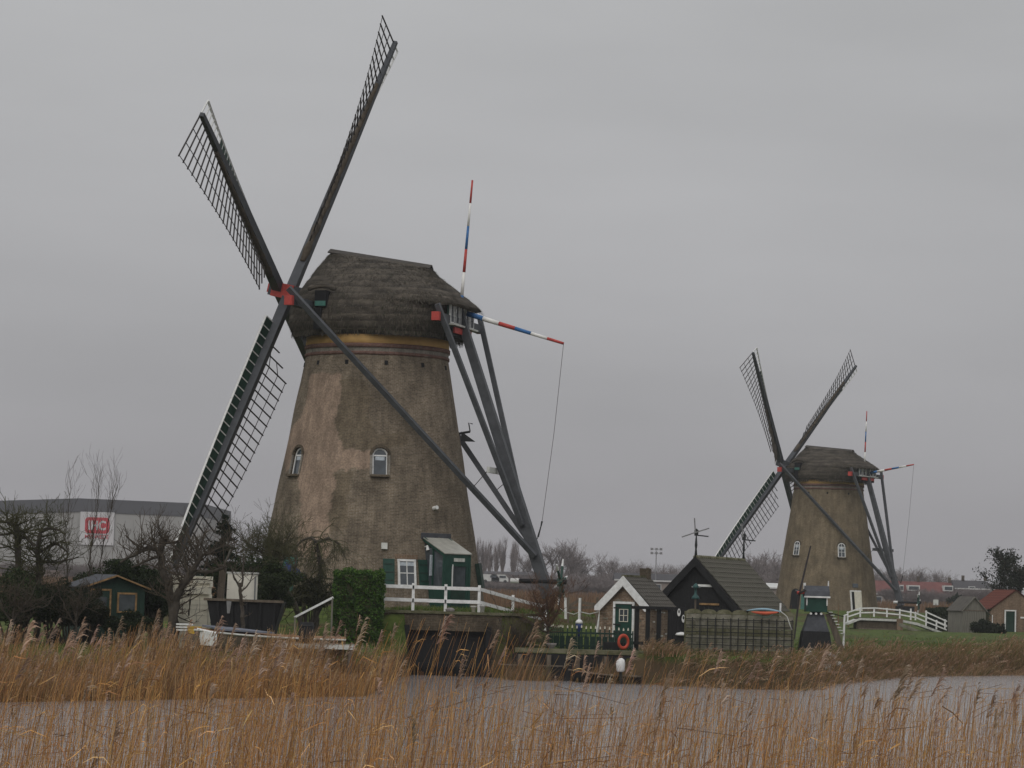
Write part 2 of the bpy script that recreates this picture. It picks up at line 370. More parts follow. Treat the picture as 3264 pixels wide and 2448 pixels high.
r1.color_ramp.elements[0].color = (0.034, 0.052, 0.012, 1); r1.color_ramp.elements[1].color = (0.098, 0.128, 0.030, 1); l_.new(gnoise(3.0), r1.inputs[0])
r2 = n_.new("ShaderNodeValToRGB"); r2.color_ramp.elements[0].color = (0.045, 0.033, 0.019, 1); r2.color_ramp.elements[1].color = (0.10, 0.068, 0.038, 1); l_.new(gnoise(2.0), r2.inputs[0])
# rough reed-litter soil on the low bank and the far polder, lawn on the higher ground
sep_ = n_.new("ShaderNodeSeparateXYZ"); l_.new(tc_.outputs["Object"], sep_.inputs[0])
mz = n_.new("ShaderNodeMapRange"); mz.inputs[1].default_value = 0.75; mz.inputs[2].default_value = 1.0; mz.inputs[3].default_value = 1.0; mz.inputs[4].default_value = 0.0
l_.new(sep_.outputs[2], mz.inputs[0])
ad = n_.new("ShaderNodeMath"); ad.operation = 'ADD'; ad.use_clamp = True; l_.new(mz.outputs[0], ad.inputs[0])
rn = n_.new("ShaderNodeMapRange"); rn.inputs[1].default_value = .52; rn.inputs[2].default_value = .66; l_.new(gnoise(0.35, 4), rn.inputs[0]); l_.new(rn.outputs[0], ad.inputs[1])
mxg = n_.new("ShaderNodeMix"); mxg.data_type = 'RGBA'; l_.new(ad.outputs[0], mxg.inputs[0]); l_.new(r1.outputs[0], mxg.inputs[6]); l_.new(r2.outputs[0], mxg.inputs[7])
l_.new(mxg.outputs[2], b_.inputs["Base Color"])
ground = np_mesh("ground", vt, fq, gm, origin=(0, 0, 0), smooth=True); tag(ground, kind="structure")

wm = bpy.data.materials.new('canal_water'); wm.use_nodes = True
n_ = wm.node_tree.nodes; l_ = wm.node_tree.links; b_ = n_["Principled BSDF"]
b_.inputs["Base Color"].default_value = (0.30, 0.28, 0.285, 1); b_.inputs["Roughness"].default_value = 0.08; b_.inputs["IOR"].default_value = 1.6
tc_ = n_.new("ShaderNodeTexCoord"); mp_ = n_.new("ShaderNodeMapping"); mp_.inputs["Scale"].default_value = (0.8, 1.6, 1); l_.new(tc_.outputs["Object"], mp_.inputs[0])
t1 = n_.new("ShaderNodeTexNoise"); t1.inputs["Scale"].default_value = 2.2; t1.inputs["Detail"].default_value = 6; l_.new(mp_.outputs[0], t1.inputs["Vector"])
bp_ = n_.new("ShaderNodeBump"); bp_.inputs["Strength"].default_value = 0.40; bp_.inputs["Distance"].default_value = 0.20
l_.new(t1.outputs["Fac"], bp_.inputs["Height"]); l_.new(bp_.outputs[0], b_.inputs["Normal"])
water = np_mesh("canal_water", np.array([[-700, 12, 0], [700, 12, 0], [700, 330, 0], [-700, 330, 0.]]), np.array([[0, 1, 2, 3]]), wm, origin=(0, 0, 0))
tag(water, kind="structure")
# ------------------------------------------------------------------ windmills
def in_poly(x, y, poly):
    c = False; n = len(poly); j = n - 1
    for i in range(n):
        xi, yi = poly[i]; xj, yj = poly[j]
        if (yi > y) != (yj > y) and x < (xj - xi) * (y - yi) / (yj - yi) + xi: c = not c
        j = i
    return c
PALE = [(-58.2, 12.69), (-25.6, 12.64), (-23.7, 11.52), (-25.6, 10.68), (-25.8, 10.4), (-22.1, 9.7), (-18.2, 9.26), (2.0, 9.26), (1.5, 8.39), (-18.9, 8.36), (-21.0, 8.15), (-19.0, 7.76), (-21.1, 7.46), (-21.7, 6.93), (-22.8, 6.38), (-21.0, 5.56), (-19.8, 4.5), (-37.4, 4.5), (-41.1, 5.67), (-40.6, 6.36), (-45.9, 7.47), (-50.7, 8.31), (-65.1, 8.33), (-85.2, 9.08), (-77.5, 10.06), (-62.0, 10.72), (-56.1, 11.27), (-55.9, 11.98)]
DARK1 = [(-25.3, 12.5), (-13.7, 12.36), (-1.8, 12.1), (-2.9, 10.7), (3.7, 9.95), (24.9, 10.14), (24.5, 9.52), (2.0, 9.29), (-18.2, 9.26), (-22.1, 9.7), (-25.8, 10.4), (-25.6, 10.68), (-23.7, 11.52)]
DARK2 = [(-21.0, 8.15), (-12.8, 8.32), (-10.0, 7.5), (-11.9, 6.67), (-10.2, 5.85), (-21.0, 5.56), (-22.8, 6.38), (-21.7, 6.93), (-21.1, 7.46), (-19.0, 7.76)]

def striped(p0, p1, r0, r1, cols, root, name):
    """a pole painted in bands; the first band is the part, the other bands its sub-parts"""
    p0 = Vector(p0); p1 = Vector(p1); n = len(cols); head = None
    for i, c in enumerate(cols):
        a = p0.lerp(p1, i / n); b = p0.lerp(p1, (i + 1) / n)
        ra = r0 + (r1 - r0) * i / n; rb = r0 + (r1 - r0) * (i + 1) / n
        o = MB().tube([a, b], [ra, rb], 8).build(name if head is None else "painted_band", M[c], head or root, True)
        head = head or o
    return head

def make_mill(P):
    X, Y, z0 = P['X'], P['Y'], P['z0']
    a = math.radians(P['a']); t = math.radians(P['t']); th = math.radians(P['th']); L = P['L']
    s = V(-math.cos(a), math.sin(a), 0); h = V(math.sin(a), math.cos(a), 0); Zv = V(0, 0, 1); O = V(X, Y, 0)
    dz = P['dz']
    root = empty("windmill", (X, Y, z0), P['label'], "windmill", "thatched brick windmills")
    def loc(u, v, z): return O + s * u + h * v + Zv * z
    # ---- tower
    (za, ra), (zb, rb) = P['cone']
    def rz(z): return ra + (za - z) * (rb - ra) / (za - zb)
    na, nzn = 300, 170
    zz = np.linspace(z0 - 0.8, za, nzn); aa = np.linspace(-math.pi, math.pi, na + 1)
    A, Zg = np.meshgrid(aa, zz); Rg = ra + (za - Zg) * (rb - ra) / (za - zb)
    Rg = Rg + 0.012 * np.sin(A * 9 + Zg * 1.3) + 0.01 * np.sin(A * 17 - Zg * 2.1)
    vts = np.stack([X + Rg * np.sin(A), Y - Rg * np.cos(A), Zg], -1).reshape(-1, 3)
    ii, jj = np.meshgrid(np.arange(na), np.arange(nzn - 1)); k0 = (jj * (na + 1) + ii).ravel()
    fc = np.stack([k0, k0 + 1, k0 + na + 2, k0 + na + 1], 1)
    cols = np.zeros((len(vts), 3))
    if P['patch']:
        deg = np.degrees(A).ravel(); zf = Zg.ravel()
        for i in np.where((deg > -95) & (deg < 40) & (zf > 4))[0]:
            p = Vector((deg[i] / 12., zf[i], 3.1)); q = mnoise.noise(p * 1.7) * .5 + mnoise.noise(p * 5.1) * .3
            q2 = mnoise.noise(p * 1.9 + Vector((7, 3, 1))) * .5 + mnoise.noise(p * 6 + Vector((5, 0, 0))) * .3
            x = deg[i] + q * 5.5; y = zf[i] + q2 * .28
            if in_poly(x, y, PALE): cols[i, 0] = 1.0 - .35 * max(0, mnoise.noise(p * 2.6 + Vector((3, 3, 3))))
            elif in_poly(x, y, DARK1) or in_poly(x, y, DARK2): cols[i, 1] = .8
    if P['patch']:
        fcn = vts[fc].mean(1); ang_f = np.degrees(np.arctan2(fcn[:, 0] - X, Y - fcn[:, 1])); keepf = np.ones(len(fc), bool)
        for (phi, zw, w, hh) in P['arched']:
            dx = np.radians(ang_f - phi) * rz(zw); dzf = (fcn[:, 2] - zw) * 1.016; arc_c = hh / 2 - w / 2
            keepf &= ~(((np.abs(dx) < w / 2) & (dzf > -hh / 2) & (dzf < arc_c)) | ((dzf >= arc_c) & (np.hypot(dx, dzf - arc_c) < w / 2)))
        fc = fc[keepf]
    tower = np_mesh("tower", vts, fc, P['brick'], root, cols=cols, smooth=True)
    uvl = tower.data.uv_layers.new(name="UVMap")
    li = np.empty(len(tower.data.loops), np.int32); tower.data.loops.foreach_get("vertex_index", li)
    uvs = np.stack([(A * (ra + rb) / 2).ravel(), Zg.ravel()], 1)[li]
    uvl.data.foreach_set("uv", uvs.astype(np.float32).ravel())
    def ring(name, prof, m): return MB().lathe(prof, (X, Y, 0), 96, False).build(name, M[m], root, True)
    yb = za + .22
    ring("lower_moulding", [(ra + .0, za - .12), (ra + .07, za - .10), (ra + .07, za + .02), (ra + .02, za + .04)], 'brick_red')
    ring("tower_collar", [(ra + .02, za + .0), (ra + .03, za + .22)], 'brick_grey')
    ring("upper_moulding", [(ra + .03, za + .20), (ra + .09, za + .21), (ra + .09, za + .38), (ra + .03, za + .40)], 'brick_red')
    ring("painted_band", [(ra + .03, za + .38), (ra + .05, za + .39), (ra + .02, za + .78), (ra - .4, za + .80)], 'ochre')
    def frame(phi, z, out=0.0):
        f = math.radians(phi); tg = V(math.cos(f), math.sin(f), 0); nn = V(math.sin(f), -math.cos(f), 0)
        sl = (rb - ra) / (za - zb); up = (Zv - nn * sl).normalized(); n2 = tg.cross(up); n2 = n2 if n2.dot(nn) > 0 else -n2
        return O + nn * rz(z) + Zv * z + n2 * out, tg, up, n2
    for phi in P['holes']:
        c, tg, up, n2 = frame(phi, za - .47)
        hb = MB(); hb.box(c + n2 * .012, (.15, .03, .19), tg, n2, up); hb.build("putlog_hole", M['dark'], root)  # dark box proud of the wall, its colour standing for the shaded hole
    for (phi, z, w, hh) in P['arched']:
        c, tg, up, n2 = frame(phi, z)
        if P['patch']:
            ol = [c - tg * w / 2 - up * hh / 2, c + tg * w / 2 - up * hh / 2] + [c + up * (hh / 2 - w / 2) + (tg * math.cos(q) + up * math.sin(q)) * w / 2 for q in np.linspace(0, math.pi, 15)]
            rv = MB(); no = len(ol); rv.add([p_ + n2 * .03 for p_ in ol] + [p_ - n2 * .26 for p_ in ol], [(i, (i + 1) % no, (i + 1) % no + no, i + no) for i in range(no)]); rv.build("window_reveal", M['brick_old'], root)
            for sx in (-1, 1): MB().bar(c + tg * sx * (w / 2 + .045) - up * hh / 2 + n2 * .004, c + tg * sx * (w / 2 + .045) + up * (hh / 2 - w / 2) + n2 * .004, .10, .05, n2).build("window_jamb", M['brick_grey'], root)
            c_face = c; c = c - n2 * .15; w, hh = w - .03, hh - .03
        wo = MB()
        for sx in (-1, 1): wo.bar(c + tg * sx * (w / 2 - .03) - up * hh / 2, c + tg * sx * (w / 2 - .03) + up * (hh / 2 - w / 2), .065, .12, n2)
        wo.bar(c - tg * w / 2 - up * (hh / 2), c + tg * w / 2 - up * (hh / 2), .12, .065, up)
        arc = [c + up * (hh / 2 - w / 2) + (tg * math.cos(q) + up * math.sin(q)) * (w / 2 - .03) for q in np.linspace(0, math.pi, 13)]
        for i in range(12): wo.bar(arc[i], arc[i + 1], .12, .065, (arc[i] + arc[i + 1]) / 2 - (c + up * (hh / 2 - w / 2)))
        win = wo.build("arched_window", M['white'], root)
        pn = MB(); pts = [c + n2 * .02 + tg * sx * (w / 2 - .05) - up * hh / 2 for sx in (-1, 1)]
        pts += [c + n2 * .02 + up * (hh / 2 - w / 2) + (tg * math.cos(q) + up * math.sin(q)) * (w / 2 - .05) for q in np.linspace(0, math.pi, 11)]
        pn.prism(pts, n2 * .012); pn.build("pane", M['glass'], win)
        MB().box(c + n2 * .036 + up * (hh * .12), (w * .6, .006, hh * .14), tg, n2, up).build("net_curtain", M['curtain'], win)
        br = MB(); br.bar(c - tg * (w / 2 - .05) + up * (hh * .22) + n2 * .045, c + tg * (w / 2 - .05) + up * (hh * .22) + n2 * .045, .03, .055, up)
        if P['bars']:
            br.bar(c - up * (hh / 2) + n2 * .045, c + up * (hh * .45) + n2 * .045, .03, .03, n2); br.bar(c - tg * (w / 2 - .05) - up * (hh * .14) + n2 * .045, c + tg * (w / 2 - .05) - up * (hh * .14) + n2 * .045, .03, .03, up)
        br.build("glazing_bar", M['white'], win)
        if P['patch']: c = c_face
        MB().box(c - up * (hh / 2 + .07) + n2 * .03, (w + .16, .30, .10), tg, n2, up).build("sill", M['brick_old'], win)
        ar = MB(); pr = [c + up * (hh / 2 - w / 2) + (tg * math.cos(q) + up * math.sin(q)) * (w / 2 + .07) + n2 * .012 for q in np.linspace(0, math.pi, 13)]
        for i in range(12): ar.bar(pr[i], pr[i + 1], .05, .12, (pr[i] + pr[i + 1]) / 2 - (c + up * (hh / 2 - w / 2)))
        ar.build("brick_arch", M['brick_old'], win)
    # ---- thatched cap: stacked outlines
    zc = P['zc']; k = P['capk']; ur = P['tilt']
    lev = [(-.14, 3.62, -3.65, 3.40), (.02, 3.72, -3.75, 3.50), (.35, 3.78, -3.80, 3.58), (.9, 3.72, -3.82, 3.52), (1.22, 3.66, -3.84, 3.38),
           (1.27, 3.65, -4.50, 3.36), (1.55, 3.55, -4.30, 3.18), (2.0, 3.28, -3.80, 2.80), (2.5, 3.02, -3.25, 2.18), (2.9, 2.75, -2.85, 1.52), (3.22, 2.50, -2.55, .85), (3.42, 2.36, -2.38, .30), (3.46, 2.3, -2.32, .04)]
    # densify
    L2 = []
    for i in range(len(lev) - 1):
        st = 1 if lev[i + 1][0] - lev[i][0] < .1 else 4
        for q in range(st):
            f = q / st; L2.append(tuple(lev[i][c] * (1 - f) + lev[i + 1][c] * f for c in range(4)))
    L2.append(lev[-1]); nth = 120; cv = []; cf = []
    for li_, (zl, uf, ub, w) in enumerate(L2):
        tau = max(0, zl) / 3.46
        for q in range(nth):
            ang = 2 * math.pi * q / nth; ca, sa = math.cos(ang), math.sin(ang)
            ex = 2 / (3.1 if zl < 1.4 else 2.6 if zl < 2.2 else 2.3); ex_u = ex if ca > 0 else (2 / 3.6 if zl < 1.9 else ex)
            uu = abs(ca) ** ex_u * (uf if ca > 0 else -ub) * (1 if ca > 0 else -1)
            vv = abs(sa) ** (ex if ca > 0 else 2 / 3.0) * w * (1 if sa > 0 else -1)
            zr = zl * k + ur * uu * tau * tau
            nn = mnoise.noise(Vector((uu * .9, vv * .9, zl * 1.1))) * .045 + mnoise.noise(Vector((uu * 3, vv * 3, zl * 4))) * .035
            rr_ = 1 + nn / max(1.0, math.hypot(uu, vv)) if zl < 3.2 else 1
            cv.append(loc(uu * rr_, vv * rr_, zc + zr + (nn * .5 if zl > 2.6 else 0)))
    for li_ in range(len(L2) - 1):
        for q in range(nth):
            b = li_ * nth; q2 = (q + 1) % nth; cf.append((b + q, b + q2, b + nth + q2, b + nth + q))
    cf.append(tuple(range((len(L2) - 1) * nth, len(L2) * nth)))
    cf.append(tuple(range(nth))[::-1])
    capb = MB(); capb.add(cv, cf); cap = capb.build("thatched_cap", M['thatch'], root, True)
    rg_ = np.random.default_rng(50 + int(X)); cva = np.array([tuple(v_) for v_ in cv]).reshape(len(L2), nth, 3); ns = 15000
    li2 = np.concatenate([rg_.integers(1, len(L2) - 2, ns), np.zeros(2200, int)]); qi = rg_.integers(0, nth, len(li2)); fr = rg_.uniform(0, 1, (len(li2), 1))
    pa = cva[li2, qi]; pb_ = cva[li2, (qi + 1) % nth]; pc = np.where((li2 > 0)[:, None], cva[np.maximum(li2 - 1, 0), qi], cva[0, qi] - np.array([0, 0, .3])); pos = pa * (1 - fr) + pb_ * fr; dn = pc - pa; dnl = np.linalg.norm(dn, axis=1)[:, None]; dn = dn / np.maximum(dnl, 1e-4); pos = pos + dn * dnl * rg_.uniform(0, 1, (len(li2), 1)) * (li2 > 0)[:, None]
    sd = pb_ - pa; sd = sd / np.maximum(np.linalg.norm(sd, axis=1)[:, None], 1e-4); nr_ = np.cross(sd, dn); nr_ *= np.sign(np.sum(nr_ * (pos - np.array([X, Y, zc])), 1))[:, None]; nr_ /= np.maximum(np.linalg.norm(nr_, axis=1)[:, None], 1e-4)
    ln_ = rg_.uniform(.10, .30, (len(li2), 1)); wd2 = rg_.uniform(.006, .016, (len(li2), 1)); sl_ = sd * rg_.normal(0, .25, (len(li2), 1)); e_ = pos + (dn + sl_) * ln_ + nr_ * rg_.uniform(.015, .05, (len(li2), 1)); b0_ = pos - nr_ * .01
    sv_ = np.stack([b0_ - sd * wd2, b0_ + sd * wd2, e_ + sd * wd2 * .6, e_ - sd * wd2 * .6], 1).reshape(-1, 3); tcol = np.array([(0.050, .042, .033), (.085, .072, .056), (.12, .103, .08), (.045, .048, .03)])[rg_.integers(0, 4, len(li2))] * rg_.uniform(.8, 1.2, (len(li2), 1))
    so_ = np_mesh("straw_ends", sv_, np.arange(len(sv_)).reshape(-1, 4), M['veg'], cap, cols=np.repeat(tcol, 4, 0)); so_["kind"] = "stuff"
    rdz = zc + 3.46 * k
    rb_ = MB()
    for sv in (-1, 1): rb_.bar(loc(2.42, sv * .16, rdz + ur * 2.42 - .02), loc(-2.45, sv * .16, rdz - ur * 2.45 - .02), .36, .06, Zv * 1.0 + h * sv * .55)
    rb_.build("ridge_board", M['ridge'], cap)
    dk = MB(); dk.lathe([(ra - .06, za + .7), (ra - .04, zc + .25), (ra - .2, zc + .3)], (X, Y, 0), 64, False); dk.build("cap_gap_shade", M['dark'], root, True)  # near-black ring: shade of the gap under the thatch put into colour
    # rear window wall
    rw = MB(); rw.box(loc(-3.84, 0, zc + .72), (.10, 3.5, 1.12), s, h, Zv); rw.build("rear_wall", M['green'], cap)
    for v0 in (-1.45, -.70, .05, .80, 1.5):
        c = loc(-3.93, v0, zc + .78); wf = MB()
        for sv in (-1, 1): wf.bar(c + h * sv * .25 - Zv * .42, c + h * sv * .25 + Zv * .42, .06, .10, s)
        for sz in (-1, 1): wf.bar(c - h * .28 + Zv * sz * .42, c + h * .28 + Zv * sz * .42, .10, .06)
        w_ = wf.build("rear_window", M['white'], cap)
        pb = MB(); pb.box(c + s * .02, (.02, .46, .8), s, h, Zv); pb.build("pane", M['glass'], w_)
    rl = MB(); rl.bar(loc(-4.02, -1.85, zc + .28), loc(-4.02, 1.85, zc + .28), .30, .08); rl.build("rear_sill", M['offwhite'], cap)
    # soffit block under the rear
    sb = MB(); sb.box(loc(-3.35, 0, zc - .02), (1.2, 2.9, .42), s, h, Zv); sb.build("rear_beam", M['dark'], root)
    rbm = MB(); rbm.box(loc(-3.98, 0, zc + .06), (.12, 2.5, .26), s, h, Zv); rbm.build("red_rear_board", M['red'], root)
    # side hatch with thatch eyebrow
    c = loc(1.5, -3.36, zc + 1.2 * k + .05); hb = MB(); hb.box(c, (.55, .5, .72), s, h, Zv); ht = hb.build("side_hatch", M['dark'], cap)
    MB().box(c - h * .26 - Zv * .22, (.5, .03, .22), s, h, Zv).build("hatch_board", M['teal'], ht)
    ey = MB(); arc = [c - h * .12 + s * (.62 * math.cos(q)) + Zv * (.36 + .22 * math.sin(q)) for q in np.linspace(0, math.pi, 11)]
    ey.tube(arc, [.03] + [.12] * 9 + [.03], 8); ey.build("thatch_eyebrow", M['thatch'], cap, True)
    MB().box(loc(1.62, -3.5, zc + .35), (.34, .22, .95), s, h, Zv).build("dark_strip", M['dark'], cap)  # dark upright box below the hatch, where the brace passes
    # ---- beams, braces, tail
    LS, KS = P['ls'], P['ks']           # long and short cross beams (u, half length, z)
    lsb = MB(); lsb.bar(loc(LS[0], -LS[1], LS[2]), loc(LS[0], LS[1], LS[2] + .1), .34, .40); lso = lsb.build("long_cross_beam", M['beam'], root)
    ksb = MB(); ksb.bar(loc(KS[0], -KS[1], KS[2]), loc(KS[0], KS[1], KS[2]), .32, .36); kso = ksb.build("short_cross_beam", M['beam'], root)
    for sv in (-1, 1):
        MB().box(loc(LS[0], sv * (LS[1] + .12), LS[2]), (.36, .26, .42), s, h, Zv).build("red_beam_end", M['red'], lso)
        MB().box(loc(KS[0], sv * (KS[1] + .12), KS[2]), (.34, .26, .38), s, h, Zv).build("red_beam_end", M['red'], kso)
    T0, T1 = P['tail']
    def tl(z): f = (z - T0[1]) / (T1[1] - T0[1]); return T0[0] + (T1[0] - T0[0]) * f
    MB().bar(loc(T0[0], 0, T0[1]), loc(T1[0], 0, T1[1]), .30, .36, s, .46, .50).build("tail_pole", M['beam'], root)
    zl, zs = P['joint']
    for sv in (-1, 1):
        b0 = MB().bar(loc(LS[0] + .1, sv * LS[1], LS[2] + .55), loc(tl(zl) - .05, sv * .34, zl), .20, .23, s); b0.build("long_brace", M['beam'], root)
        b1 = MB().bar(loc(KS[0], sv * KS[1], KS[2] + .55), loc(tl(zs) + .1, sv * .34, zs), .20, .22, s); b1.build("short_brace", M['beam'], root)
    zp = P['plank']; up_ = tl(zp)
    pl = MB(); pl.box(loc(up_ + .34, 0, zp), (.12, 4.3, .26), s, h, Zv); pl.build("cross_plank", M['offwhite' if P['patch'] else 'beam'], root)
    for sv in (-1, 1):
        fq_ = (zp - 1 - LS[2]) / (zl - LS[2])
        pb = loc(LS[0] + .1 + (tl(zl) - LS[0]) * fq_, sv * (LS[1] + (.34 - LS[1]) * fq_), LS[2] + .55 + (zl - LS[2] - .55) * fq_)
        MB().tube([loc(up_ + .34, sv * 2.1, zp), pb], .018, 5).build("tie_rod", M['wire'], root)
    # striped poles
    striped(loc(*P['pole'][0]), loc(*P['pole'][1]), .085, .045, ['blue', 'poleW', 'red', 'blue', 'poleW', 'red'], root, "flag_pole")
    striped(loc(*P['vang'][0]), loc(*P['vang'][1]), .12, .06, ['blue', 'poleW', 'red', 'blue', 'poleW', 'red'], root, "brake_lever")
    e0 = loc(*P['vang'][1]); e1 = loc(*P['rope'])
    MB().tube([e0, e0.lerp(e1, .5) + V(.05, 0, -.05), e1], .012, 5).build("brake_rope", M['rope'], root)
    MB().tube([e1, e1 + V(-.05, 0, -.25), e1 + V(-.16, 0, -.7)], [.05, .03, .05], 6).build("rope_hook", M['iron'], root)
    MB().tube([e1 + V(-.16, 0, -.7), loc(tl(5.6) - .3, 0, 5.6)], .02, 5).build("hook_rod", M['iron'], root)
    # winch wheel at the foot of the tail
    wc = Vector(P['wheel']); wr = 1.0; wd = V(math.cos(.30), -math.sin(.30), 0); wt = V(math.sin(.30), math.cos(.30), 0)
    ax = MB(); ax.tube([wc - wd * 2.1, wc + wd * .25], .11, 10); axo = ax.build("winch_axle", M['black'], root)
    MB().tube([wc - wd * 2.3, wc - wd * 1.9], .12, 10).build("axle_end", M['white'], axo)
    for i in range(6):
        q = .25 + math.pi * i / 3; dd = wt * math.cos(q) + Zv * math.sin(q)
        o = MB().bar(wc, wc + dd * wr * .72, .09, .09, wd).build("winch_spoke", M['green'], axo)
        MB().bar(wc + dd * wr * .72, wc + dd * wr * 1.05, .085, .085, wd, .05, .05).build("spoke_tip", M['white'], axo)
    hubd = MB(); hubd.tube([wc - wd * .12, wc + wd * .12], .2, 12); hubd.build("winch_hub", M['green'], axo)
    # ---- sails
    ct, st = math.cos(t), math.sin(t)
    v = Zv * ct - s * st; sh = s * ct + Zv * st           # sh: wind shaft direction (forward, upward)
    hub0 = loc(P['uh'], 0, P['hubz'])
    MB().bar(hub0 - sh * 1.9, hub0 + sh * .95, .62, .62, v).build("wind_shaft", M['stock'], root)
    hb = MB(); hb.box(hub0 + sh * .28, (1.05, .66, .66), sh, h, v); hbo = hb.build("shaft_head", M['red' if P['patch'] else 'stock'], root)
    MB().box(hub0 + sh * .98, (.16, .4, .4), sh, h, v).build("shaft_nose", M['white' if not P['patch'] else 'red'], hbo)
    d1 = v * math.cos(th) + h * math.sin(th); d2 = v * math.sin(th) - h * math.cos(th)
    # (direction, trailing direction, shaft offset)
    SA = [(d1, d2, 0.0), (-d1, -d2, 0.0), (d2, -d1, .55), (-d2, d1, .55)]
    me_bar = {}
    for si, (dd, tr, off) in enumerate(SA):
        hc = hub0 + sh * off
        st_ = MB(); st_.bar(hc, hc + dd * L * .5, .42, .44, sh, .36, .37); st_.bar(hc + dd * L * .5, hc + dd * L, .36, .37, sh, .18, .20)
        sail = st_.build("sail", M['stock'], root)
        def tw(r): return math.radians(22.0 - 26.0 * (r / L) ** 2.6)     # twist of the lattice along the stock
        n = 28; r0s, r1s = 1.75, L - .06
        rs = [r0s + (r1s - r0s) * i / (n - 1) for i in range(n)]
        WL = 2.15
        rowsT = [[], [], []]; lead = []; bdp = []
        for i, r in enumerate(rs):
            ph = tw(r); bd = (tr * math.cos(ph) - sh * math.sin(ph)).normalized()
            base = hc + dd * r + sh * .08
            wl = WL * (1 if i >= 4 else (.30, .32, .45, .72)[i])
            for key, m_, length, dr in (("sail_bar", 'lattice', wl, bd),) if si == 3 and i < 14 else (("leading_bar", 'white', .74, -bd),) if i < 2 else (("sail_bar", 'lattice', wl, bd), ("leading_bar", 'white', .74, -bd)):
                nrm = dr.cross(dd).normalized(); kk = (key, round(length, 2))
                if kk not in me_bar:
                    mm = MB(); th_ = .046 if key == "sail_bar" else .05
                    mm.bar((0, 0, 0), (length, 0, 0), th_, th_ * 1.2); me_ = bpy.data.meshes.new(key); me_.from_pydata(mm.v, [], mm.f); me_.materials.append(M[m_]); me_bar[kk] = me_
                o = bpy.data.objects.new(key, me_bar[kk]); COL.objects.link(o); o.parent = sail
                Mx = Matrix((dr, dd, nrm)).transposed().to_4x4(); Mx.translation = base - Vector(root.location); o.matrix_local = Mx
            for q in range(3): rowsT[q].append(base + bd * wl * ((q + 1) / 3 - (.0 if q < 2 else .03)))
            lead.append(base - bd * .74); bdp.append((base - bd * .14, base - bd * .71, bd))
        for q in range(3):
            pts = rowsT[q]; mm = MB()
            stt = (2, 3, 4)[q]
            mm.tube(pts[stt:], .022, 4); mm.build("sail_lath", M['lattice'], sail)
        mm = MB(); mm.tube(lead if si != 3 else lead[12:], .062, 4); mm.build("leading_edge", M['white'], sail)
        for g in range(5):
            i0 = int(g * (n - 1) / 5); i1 = int((g + 1) * (n - 1) / 5); mm = MB()
            if (si in (0, 2) and g == 4) or (si == 3 and g < 3): continue
            for i in range(i0, i1):
                pa, pb, b1_ = bdp[i]; pc, pd, b2_ = bdp[i + 1]; nn = b1_.cross(dd).normalized() * .018
                mm.add([pa + nn, pb + nn, pd + nn, pc + nn, pa - nn, pb - nn, pd - nn, pc - nn], [(0, 1, 2, 3), (7, 6, 5, 4), (0, 4, 5, 1), (2, 6, 7, 3), (1, 5, 6, 2), (0, 3, 7, 4)])
            mm.build("wind_board", M['board'], sail)
        # furled canvas lashed along the stock
        if si in P['furl']:
            pts = []; rad = []
            for i in range(30):
                r = 1.6 + (L - 4.2) * i / 29; ph = tw(r)
                pts.append(hc + dd * r + tr * .20 - sh * (.05) + h * (.04 * math.sin(i * 2.3)))
                rad.append(.09 + .08 * math.sin(i * .9) ** 2 * (1 - i / 36) + .04 * (1 - i / 29))
            mm = MB(); mm.tube(pts, rad, 7); mm.build("furled_canvas", M['cloth'], sail, True)
        if si in P['hang']:
            vv_ = []; ff_ = []; nr, nc = 16, 6
            for i in range(nr):
                r = 1.7 + 5.6 * i / (nr - 1); ph = tw(r); bd = tr * math.cos(ph) - sh * math.sin(ph)
                ww = (1.75 * (1 - i / (nr - 1)) ** .8 + .12)
                for j in range(nc): vv_.append(hc + dd * (r + .3 * j / nc * math.sin(i)) + bd * ww * j / (nc - 1) + sh * (.02 + .10 * math.sin(i * 1.3 + j * 1.7)))
            for i in range(nr - 1):
                for j in range(nc - 1): q = i * nc + j; ff_.append((q, q + 1, q + nc + 1, q + nc))
            mm = MB(); mm.add(vv_, ff_); mm.build("hanging_canvas", M['cloth'], sail, True)
    return root, loc, frame, rz, O

mill1, loc1, frame1, rz1, O1 = make_mill(dict(X=-6.12, Y=134.28, z0=2.4, a=16.4, t=11.65, th=25.4, L=14.28, hubz=16.58, uh=4.3, dz=0,
    cone=((13.63, 3.2), (3.25, 5.06)), patch=True, brick=M['brick_tower'], holes=(-50, -21.4, 9.7, 40.6, 72, 105, 140, -80), bars=False,
    arched=[(6.4, 8.78, .70, 1.25), (-54.5, 8.76, .70, 1.25)], zc=14.72, capk=.98, tilt=.155, ls=(2.06, 5.9, 15.62), ks=(-3.8, 3.2, 15.2),
    tail=((-3.7, 16.0), (-8.35, 3.05)), joint=(4.85, 6.2), plank=8.55, pole=((-3.85, 0, 15.4), (-4.25, 0, 21.65)), vang=((-4.1, .3, 15.65), (-8.71, 0, 14.3)),
    rope=(-7.95, 0, 6.4), wheel=(2.40, 131.6, 3.74), furl=(2, 0), hang=(), label="large near thatched brick windmill with a pale patch on its tower"))
M['brick_tower2'] = brickmat('far_tower_brick', (0.160, 0.122, 0.076), (0.195, 0.152, 0.098), (0.21, 0.175, 0.125), attr=True, stain=0.40, pale=(0.2, .15, .1), dark=(.08, .06, .03), uv=True)
